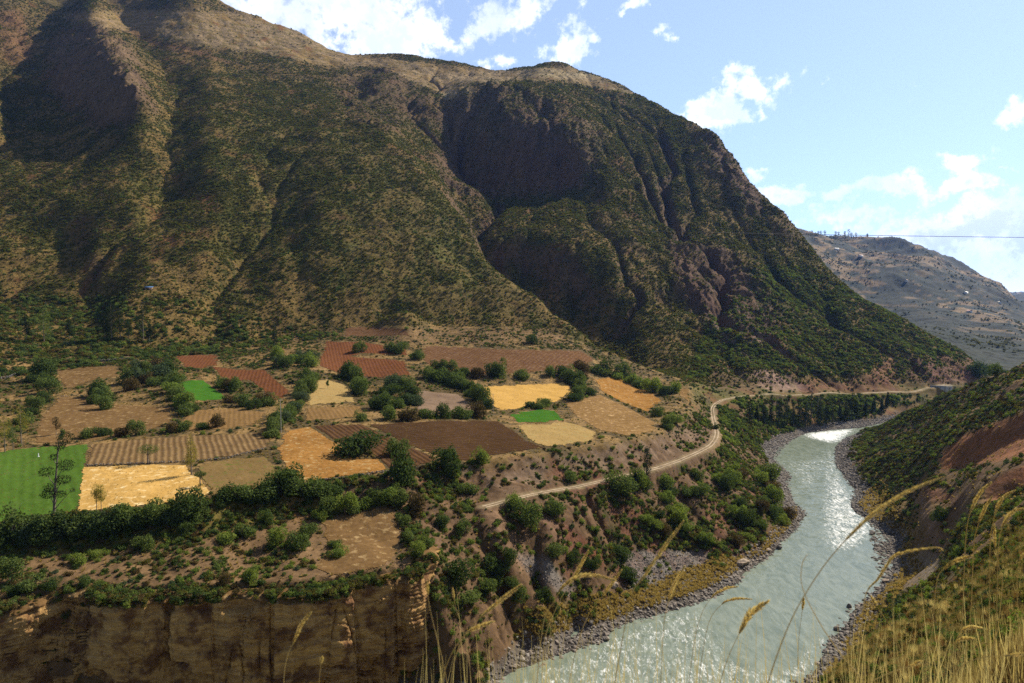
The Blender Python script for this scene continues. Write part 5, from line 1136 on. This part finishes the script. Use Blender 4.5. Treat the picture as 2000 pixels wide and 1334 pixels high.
for k in range(5): v, f = boxm(-10+4.6*k, -9.3+4.6*k, -1.0, -.42, -5, 3.0); child('buttress', mesh_np('buttress', v, f, [grey]), o)
hx, hy, hz = hit(75, 893, 150, 500)
o = new_empty('marker_stone', (hx, hy, hz), .3, 1, label='small white marker post standing in the bright green crop', category='marker')
v, f = boxm(-.3, .3, -.3, .3, 0, .35); child('plinth', mesh_np('plinth', v, f, [white]), o); v, f = tube([(0, 0, .35), (0, 0, 1.7)], [.22, .16], 8); child('post', mesh_np('post', v, f, [white], True), o)
# houses on the far hill, a few pixels each
for k, (x, y) in enumerate([(1634,489),(1681,501),(1886,574),(1770,551),(1952,593),(1893,610)]):
    h = hit(x, y, 1500, 4200)
    if h is None: continue
    lab = ['white house with pale roof high on the far hill', 'red roofed white house below the high one on the far hill', 'pale house among trees halfway down the far hill', 'house beside stepped pale fields on the far hill', 'white house nearest the right picture edge on the far hill', 'house in the dark woods low on the far hill'][k]
    o = new_empty('farmhouse', h, .3*k, 1, label=lab, category='house', group='houses on the far hill')
    v, f = boxm(-9, 9, -5, 5, -3, 5); child('walls', mesh_np('walls', v, f, [white]), o)
    v = [(-10, -6, 5), (10, -6, 5), (10, 6, 5), (-10, 6, 5), (-10, 0, 8), (10, 0, 8)]; vf = [(0, 1, 5, 4), (2, 3, 4, 5)]
    child('roof', mesh_np('roof', v, np.array(vf), [plain('roof', (.4, .2, .14)) if k % 2 else white]), o)
def stone_wall(name, pts, hgt, label, wide=.9, n_per=1.6):
    P = [hit(x, y, 150, 900) for x, y in pts]; P = [Vector(q) for q in P if q]; parts = []; r = random.Random(int(pts[0][0]))
    for a, b in zip(P[:-1], P[1:]):
        L = (b-a).length; n = int(L*n_per)
        for i in range(n):
            for lay in range(max(1, int(hgt/.45))):
                c = a.lerp(b, (i + r.random())/n); z = ground(c.x, c.y) + .2 + lay*.42; me = ROCKS[r.randrange(6)]
                s = r.uniform(.55, .95)*wide; v = np.array([w.co for w in me.vertices]); f = np.array([list(pg.vertices) for pg in me.polygons])
                a_ = r.random()*6.28; cs, sn = math.cos(a_), math.sin(a_); v = np.stack([v[:, 0]*cs - v[:, 1]*sn, v[:, 0]*sn + v[:, 1]*cs, v[:, 2]], 1)*s
                parts.append((v + np.array([c.x + r.uniform(-.25, .25), c.y + r.uniform(-.2, .2), z]), f))
    v, f = join(parts); o = bpy.data.objects.new(name, mesh_np(name, v, f, [stone_m])); S.collection.objects.link(o); o['label'] = label; o['category'] = 'wall'; return o
stone_wall('stone_wall', [(168,911),(300,906),(380,902),(450,895),(520,877)], .9, 'low dark stone wall between golden wheat and the brown crop rows', .9, 1.1)
stone_wall('stone_wall', [(603,943),(680,934),(757,922)], .9, 'light stone wall along the lower edge of the orange stubble', 1.0, 1.4)
stone_wall('stone_wall', [(180,708),(215,706),(255,703)], 1.8, 'grey stone wall behind the small brown plot at the mountain foot', 1.5, 1.0)
stone_wall('stone_wall', [(-5,742),(18,738),(44,729)], 1.8, 'grey stone wall at the left picture edge beside the lone dark bush', 1.6, 1.0)
stone_wall('stone_wall', [(118,775),(180,772),(225,774)], .9, 'low stone wall along the top of the broad brown stubble field', 1.0, .8)
pale_st = m_rock('pale boulder stone', (.34, .27, .20), (.46, .38, .30), (.40, .30, .22), 1)
def boulder(x, y, w, flat, mat, label, water=False, seed=0):
    if water: u, v = pix_dir(x, y); D = -CAMZ/v; c = (u*D, D, .1)
    else: c = hit(x, y, 150, 900)
    s = w/F*c[1]; me = rock_mesh(700+seed, 3, flat, mat, 'boulder'); o = bpy.data.objects.new('boulder', me); S.collection.objects.link(o)
    o.location = (c[0], c[1] + s*.3, c[2] + .12*s); o.scale = (s, s*.8, s); o.rotation_euler = (0, 0, seed*.7); o['label'] = label; o['category'] = 'boulder'
boulder(1452, 1108, 44, .35, pale_st, 'large flat pale slab of rock at the left water edge', False, 1)
boulder(1524, 1073, 15, .7, stone_m, 'dark boulder standing in the water off the left bank', True, 2)
boulder(1500, 1078, 18, .35, pale_st, 'low pale rock at the bank beside the boulder in the water', False, 3)
boulder(1184, 1252, 16, .6, stone_m, 'dark boulder breaking the white rapids near the left bank', True, 4)
boulder(1200, 1152, 24, .7, pale_st, 'pale angular boulder below the grey rubble fan', False, 5)
boulder(1660, 1188, 14, .8, stone_m, 'dark boulder in the water at the right bank corner', True, 6)
boulder(1146, 1218, 18, .7, pale_st, 'rounded pale boulder among straw grass on the left bank', False, 7)
boulder(1636, 1232, 15, .8, stone_m, 'dark boulder at the right water edge above the lower rapids', True, 8)
boulder(1732, 1138, 16, .5, pale_st, 'pale flat boulder on the right bank below the footpath', False, 9)
boulder(1706, 1045, 15, .6, stone_m, 'dark boulder at the right bank under the headland', True, 10)
log('small things')

# ------------------------------------------------------------------ foreground grasses
straw_m = leaf_mat('straw stem', (.60, .45, .21), (.68, .53, .28), (.50, .36, .15), .5); seed_m = leaf_mat('golden seed head', (.66, .48, .19), (.74, .56, .27), (.56, .40, .16), .5)
def bez(pts, n=28):
    P = [Vector(q) for q in pts]; out = []
    for k in range(len(P)-1):
        p0, p1, p2, p3 = P[max(k-1, 0)], P[k], P[k+1], P[min(k+2, len(P)-1)]
        for s in range(n): q = s/n; out.append(.5*((2*p1) + (p2-p0)*q + (2*p0-5*p1+4*p2-p3)*q*q + (3*p1-p0-3*p2+p3)*q**3))
    out.append(P[-1]); return out
def stalk(pts, D, label, head=.4, wpx=2.2, hw=9, name='grass_stalk', drift=.12):
    """pts run from the tip down; head: share of the length that carries the seed head"""
    n = len(pts); W_ = []
    for k, (x, y) in enumerate(pts): u, v = pix_dir(x, y); d = D*(1 + drift*k/n); W_.append((u*d, d, CAMZ + v*d))
    a, b = Vector(W_[-2]), Vector(W_[-1]); g = ground(b.x, b.y)
    if b.z > g: dr = (b-a); dr = dr/max(.05, -dr.z) if dr.z < -.02 else Vector((0, .0, -1)); dr.x *= .45; [W_.append(tuple(b + dr*(b.z - g + .02)*q)) for q in (.08, .2, .45, 1)]
    base = Vector(W_[-1]); path = [q - base for q in bez(W_)]; path.reverse(); m = len(path); r0 = wpx*.46*D/F; hw = hw*.85
    o = new_empty(name, base, 0, 1, label=label, category='grass stalk', group='straw stalks in front')
    v, f = tube([tuple(q) for q in path], [r0*(1.15 - .75*k/m) for k in range(m)], 6); child('stem', mesh_np('stem', v, f, [straw_m], True), o)
    if head > 0:
        L = [0]; 
        for k in range(1, m): L.append(L[-1] + (path[k]-path[k-1]).length)
        vis_len = sum(math.dist(pts[k], pts[k+1]) for k in range(n-1))*D/F; start = L[-1] - vis_len*head; r = np.random.default_rng(int(pts[0][0])); parts = []
        cnt_ = int(vis_len*head/(hw*D/F)*16)
        for c in range(cnt_):
            s = start + (L[-1]-start)*c/cnt_; k = min(np.searchsorted(L, s), m-1); k = max(k, 1); q = path[k]; d = (path[k]-path[k-1]).normalized()
            env = math.sin(math.pi*min(1, (c+1)/cnt_*.93 + .07))**.6; sd = Vector(r.normal(size=3)).normalized(); sd = (sd - d*sd.dot(d)).normalized(); ln = hw*D/F*(.9 + .8*r.random()); wd = hw*D/F*.2
            c0 = q + sd*hw*D/F*.10*env; c1 = c0 + (d*.9 + sd*.42*env)*ln; sx = d.cross(sd)*wd; mid = (c0 + c1)*.5
            parts.append((np.array([tuple(c0), tuple(mid + sx), tuple(c1), tuple(mid - sx)]), np.array([[0, 1, 2, 3]])))
        v, f = join(parts); child('seed_head', mesh_np('seed_head', v, f, [seed_m]), o)
    return o
ST = [
 ([(1836,934),(1770,962),(1700,1008),(1625,1085),(1570,1165),(1535,1235),(1500,1334)], 1.5, 'longest slanting stalk with heavy seed head crossing the whole river', .42, 3.4, 10),
 ([(1577,1083),(1566,1105),(1568,1150),(1600,1215),(1640,1275),(1690,1340)], 1.7, 'thin pale bowed blade crossing the longest stalk', 0, 3.2, 0),
 ([(1495,1178),(1465,1200),(1440,1245),(1420,1290),(1405,1340)], 1.9, 'stalk with thick golden seed head over the middle of the river', .62, 2.2, 15),
 ([(1332,1022),(1300,1065),(1262,1120),(1234,1160),(1222,1215),(1212,1270),(1200,1340)], 1.8, 'tall straight stalk in front of the grey rubble fan', .5, 2.6, 9),
 ([(1336,1108),(1318,1140),(1304,1180),(1296,1230),(1290,1340)], 2.1, 'shorter stalk just right of the tall one at the rubble fan', .5, 2.2, 8),
 ([(1196,1132),(1160,1124),(1130,1126),(1100,1146),(1082,1175),(1062,1215),(1048,1340)], 1.9, 'stalk bent over to the right above the rocky left bank', .5, 2.6, 10),
 ([(1148,1078),(1132,1108),(1116,1136),(1090,1180),(1064,1250),(1058,1340)], 2.3, 'stalk rising behind the one bent over the left bank', .4, 2, 8),
 ([(1212,1116),(1180,1160),(1150,1200),(1128,1260),(1110,1340)], 2.4, 'slender stalk leaning right beside the bent over one', .35, 2, 7),
 ([(1014,1145),(975,1175),(936,1208),(905,1245),(888,1290),(880,1340)], 1.9, 'heavy stalk leaning right over the riverside bushes', .55, 2.6, 10),
 ([(960,1215),(930,1226),(908,1240),(890,1262),(872,1300),(862,1340)], 1.8, 'lower arched stalk beside the cliff corner', .5, 2.4, 10),
 ([(834,1138),(838,1180),(848,1225),(862,1280),(874,1340)], 1.8, 'bare stem leaning left in front of the cliff corner', .2, 2.2, 6),
 ([(884,1150),(890,1185),(902,1225),(915,1280),(920,1340)], 2.2, 'thin bare stem before the red rock fin', .2, 1.6, 5),
 ([(606,1198),(590,1218),(576,1248),(562,1280),(556,1310),(555,1340)], 1.9, 'lone golden stalk in front of the dark cliff, the taller one', .85, 2.2, 9),
 ([(629,1284),(626,1305),(624,1340)], 2.0, 'short golden stalk tip right of the lone tall one', .9, 2, 7),
 ([(1934,944),(1915,962),(1902,985),(1890,1020),(1885,1075),(1880,1200)], 2.2, 'curved seed head tip, leftmost of four before the red gully', .4, 2.4, 8),
 ([(1936,972),(1920,1000),(1909,1030),(1902,1070),(1896,1200)], 2.3, 'second seed head from the left before the red gully', .4, 2.4, 7),
 ([(1980,959),(1962,970),(1948,990),(1940,1020),(1934,1060),(1932,1200)], 2.1, 'third curved seed head from the left before the red gully', .4, 2.4, 7),
 ([(2004,995),(1985,996),(1968,1010),(1956,1035),(1950,1070),(1946,1210)], 1.9, 'strongly arched seed head at the right picture edge', .45, 2.4, 8),
 ([(1942,1026),(1944,1070),(1952,1110),(1958,1135),(1950,1220)], 2.5, 'wavy stem below the strongly arched seed head', .4, 2.2, 6),
 ([(2010,1078),(1994,1090),(1988,1120),(1987,1160),(1990,1260)], 1.9, 'pale bent stalk at the right picture edge half way down', .3, 2.4, 6),
 ([(1840,1074),(1828,1070),(1790,1074),(1762,1080),(1742,1090),(1715,1130),(1690,1165),(1680,1260)], 2.0, 'long arched seed head above the gravel bar of the right bank', .75, 2.2, 7),
 ([(1895,1086),(1870,1094),(1848,1108),(1830,1135),(1820,1240)], 2.1, 'short feathered arch right of the gravel bar', .5, 2.2, 8),
 ([(1918,1227),(1898,1225),(1882,1230),(1870,1248),(1864,1270),(1860,1340)], 1.9, 'upper of two small arches among the brown grass', .5, 2.4, 8),
 ([(1902,1248),(1880,1248),(1862,1258),(1848,1275),(1842,1340)], 2.0, 'lower of two small arches among the brown grass', .55, 2.4, 8),
 ([(1798,1292),(1775,1302),(1750,1310),(1720,1322),(1690,1340)], 1.6, 'pale stalk lying almost flat at the lower edge', .4, 2.8, 8),
 ([(2005,1275),(1970,1280),(1920,1284),(1880,1300),(1850,1340)], 1.7, 'long pale blade lying towards the lower right corner', .3, 2.8, 8),
 ([(1702,1166),(1720,1195),(1745,1235),(1765,1290),(1775,1340)], 2.4, 'dark thin stem leaning left over the brown grass', .2, 2, 6),
 ([(1438,1146),(1415,1150),(1392,1165),(1370,1200),(1355,1260),(1345,1340)], 2.6, 'faint arched stalk over the calm middle water', .35, 1.6, 6),
 ([(1465,1170),(1435,1170),(1410,1180),(1385,1215),(1370,1290),(1365,1340)], 2.7, 'second faint arched stalk under the first over the calm water', .35, 1.6, 6),
 ([(1570,1170),(1566,1200),(1560,1250),(1556,1340)], 2.6, 'faint upright stem behind the longest stalk', .3, 1.5, 6)]
for a in ST: stalk(*a)
# loose bulk of thin stems along the lower edge, and grass of the steep near bank
r = np.random.default_rng(77); parts = []
def blade(base, top, w, bend):
    P = []
    for k in range(6): q = k/5; P.append(base*(1-q) + top*q + bend*(q*(1-q)*1.6 + .25*q*q))
    P = np.array(P); d = P[-1]-P[0]; sd = np.cross(d, [.2, 1, .1]); sd /= np.linalg.norm(sd) + 1e-9; ww = w*np.array([1, .95, .85, .7, .45, .08])[:, None]
    v = np.concatenate([P - sd*ww, P + sd*ww]); f = np.array([[k, k+1, 7+k, 6+k] for k in range(5)]); return v, f
for k in range(430):
    px_ = r.uniform(1000, 2010) if r.random() < .85 else r.uniform(820, 1100); top = 1334 - abs(r.normal())*80 - 20
    if px_ < 1640: top = max(1334 - abs(r.normal())*62 - 12, 1150)
    D = r.uniform(1.8, 3.6); u, v_ = pix_dir(px_, top); T = np.array([u*D, D, CAMZ + v_*D]); bx = T[0] + r.normal()*.12; by = D + r.normal()*.15
    B = np.array([bx, by, ground(bx, by)]); parts.append(blade(B, T, 1.1*D/F, np.array([r.normal()*.10, r.normal()*.05, .02])))
v, f = join(parts); o = bpy.data.objects.new('dry_grass', mesh_np('dry_grass', v, f, [straw_m])); S.collection.objects.link(o)
o['kind'] = 'stuff'; o['label'] = 'thin straw coloured grass stems standing along the lower picture edge'; o['category'] = 'grass'
rust_m = leaf_mat('rusty dead stems', (.30, .14, .045), (.38, .20, .07), (.22, .12, .05), .3); sgreen = leaf_mat('low green leaves', (.05, .085, .025), (.08, .12, .035), (.10, .11, .03), .35)
tuft_m = leaf_mat('dull straw tufts', (.28, .195, .08), (.36, .26, .115), (.18, .13, .055), .4)
tuf = []
for k, (mt, nn, hh_, sp) in enumerate([(tuft_m, 70, .8, .45), (tuft_m, 70, .6, .7), (rust_m, 60, .75, .3), (sgreen, 80, .35, .5), (straw_m, 30, .9, .6), (rust_m, 50, .5, .5), (sgreen, 90, .28, .6), (tuft_m, 40, .9, .5)]):
    ps = []; r = np.random.default_rng(500+k)
    for i in range(nn):
        a = r.random()*6.28; b0 = np.array([.12*math.cos(a)*r.random(), .12*math.sin(a)*r.random(), -.03]); q = sp*(.3 + r.random()); a += r.normal()*.5
        ps.append(blade(b0, np.array([q*.5*math.cos(a), q*.5*math.sin(a), hh_*(.5 + .5*r.random())]), .008 if mt != sgreen else .016, np.array([q*.35*math.cos(a), q*.35*math.sin(a), 0.0])))
    v, f = join(ps); tuf.append(mesh_np('grass_tuft', v, f, [mt]))
protos('grass_tuft', tuf)
ng_ = (YG < 130)*(U[None, :] > .30)*(PX > 1560)*(PX < 2120)*(PY < 1480)
P, i, j = pick(ng_*1.0/np.maximum(YG, 5)**1.9, 11000); s = (.5 + .7*rng.random(len(P)))*(.55 + .45*smooth(P[:, 1], 8, 30)) + .6*smooth(P[:, 1], 35, 110)
scatter('dry_grass', 'grass_tuft', P, s, rng.choice(8, len(P), p=[.22, .16, .12, .14, .12, .08, .10, .06]), label='tangled straw and rust coloured grass on the steep near bank', category='grass')
P, i, j = pick(ng_*(YG > 16)*(.3+gd)/np.maximum(YG, 30)**.7, 4200); s = .35 + .9*rng.random(len(P))**1.6
scatter('undergrowth', 'thicket', P, s, rng.choice(6, len(P), p=[.16, .16, .08, .24, .26, .10]), label='small bushes between the grasses of the steep near bank', category='undergrowth')
log('foreground')

# ------------------------------------------------------------------ air
HAZE = 2.4e-5
v, f = boxm(-26500, 26500, -60, 25000, -6, 1800); o = bpy.data.objects.new('haze', mesh_np('haze', v, f)); S.collection.objects.link(o)
m = bpy.data.materials.new('haze'); m.use_nodes = True; t = NT(m.node_tree)
pv = t.n('ShaderNodeVolumePrincipled', Density=HAZE, Color=(.22, .42, 1.0, 1), Anisotropy=.35); t.n('ShaderNodeOutputMaterial', Volume=pv.outputs[0]); o.data.materials.append(m)
o['kind'] = 'stuff'; o['label'] = 'thin pale blue haze filling the valley air'; o['category'] = 'haze'
log('done')
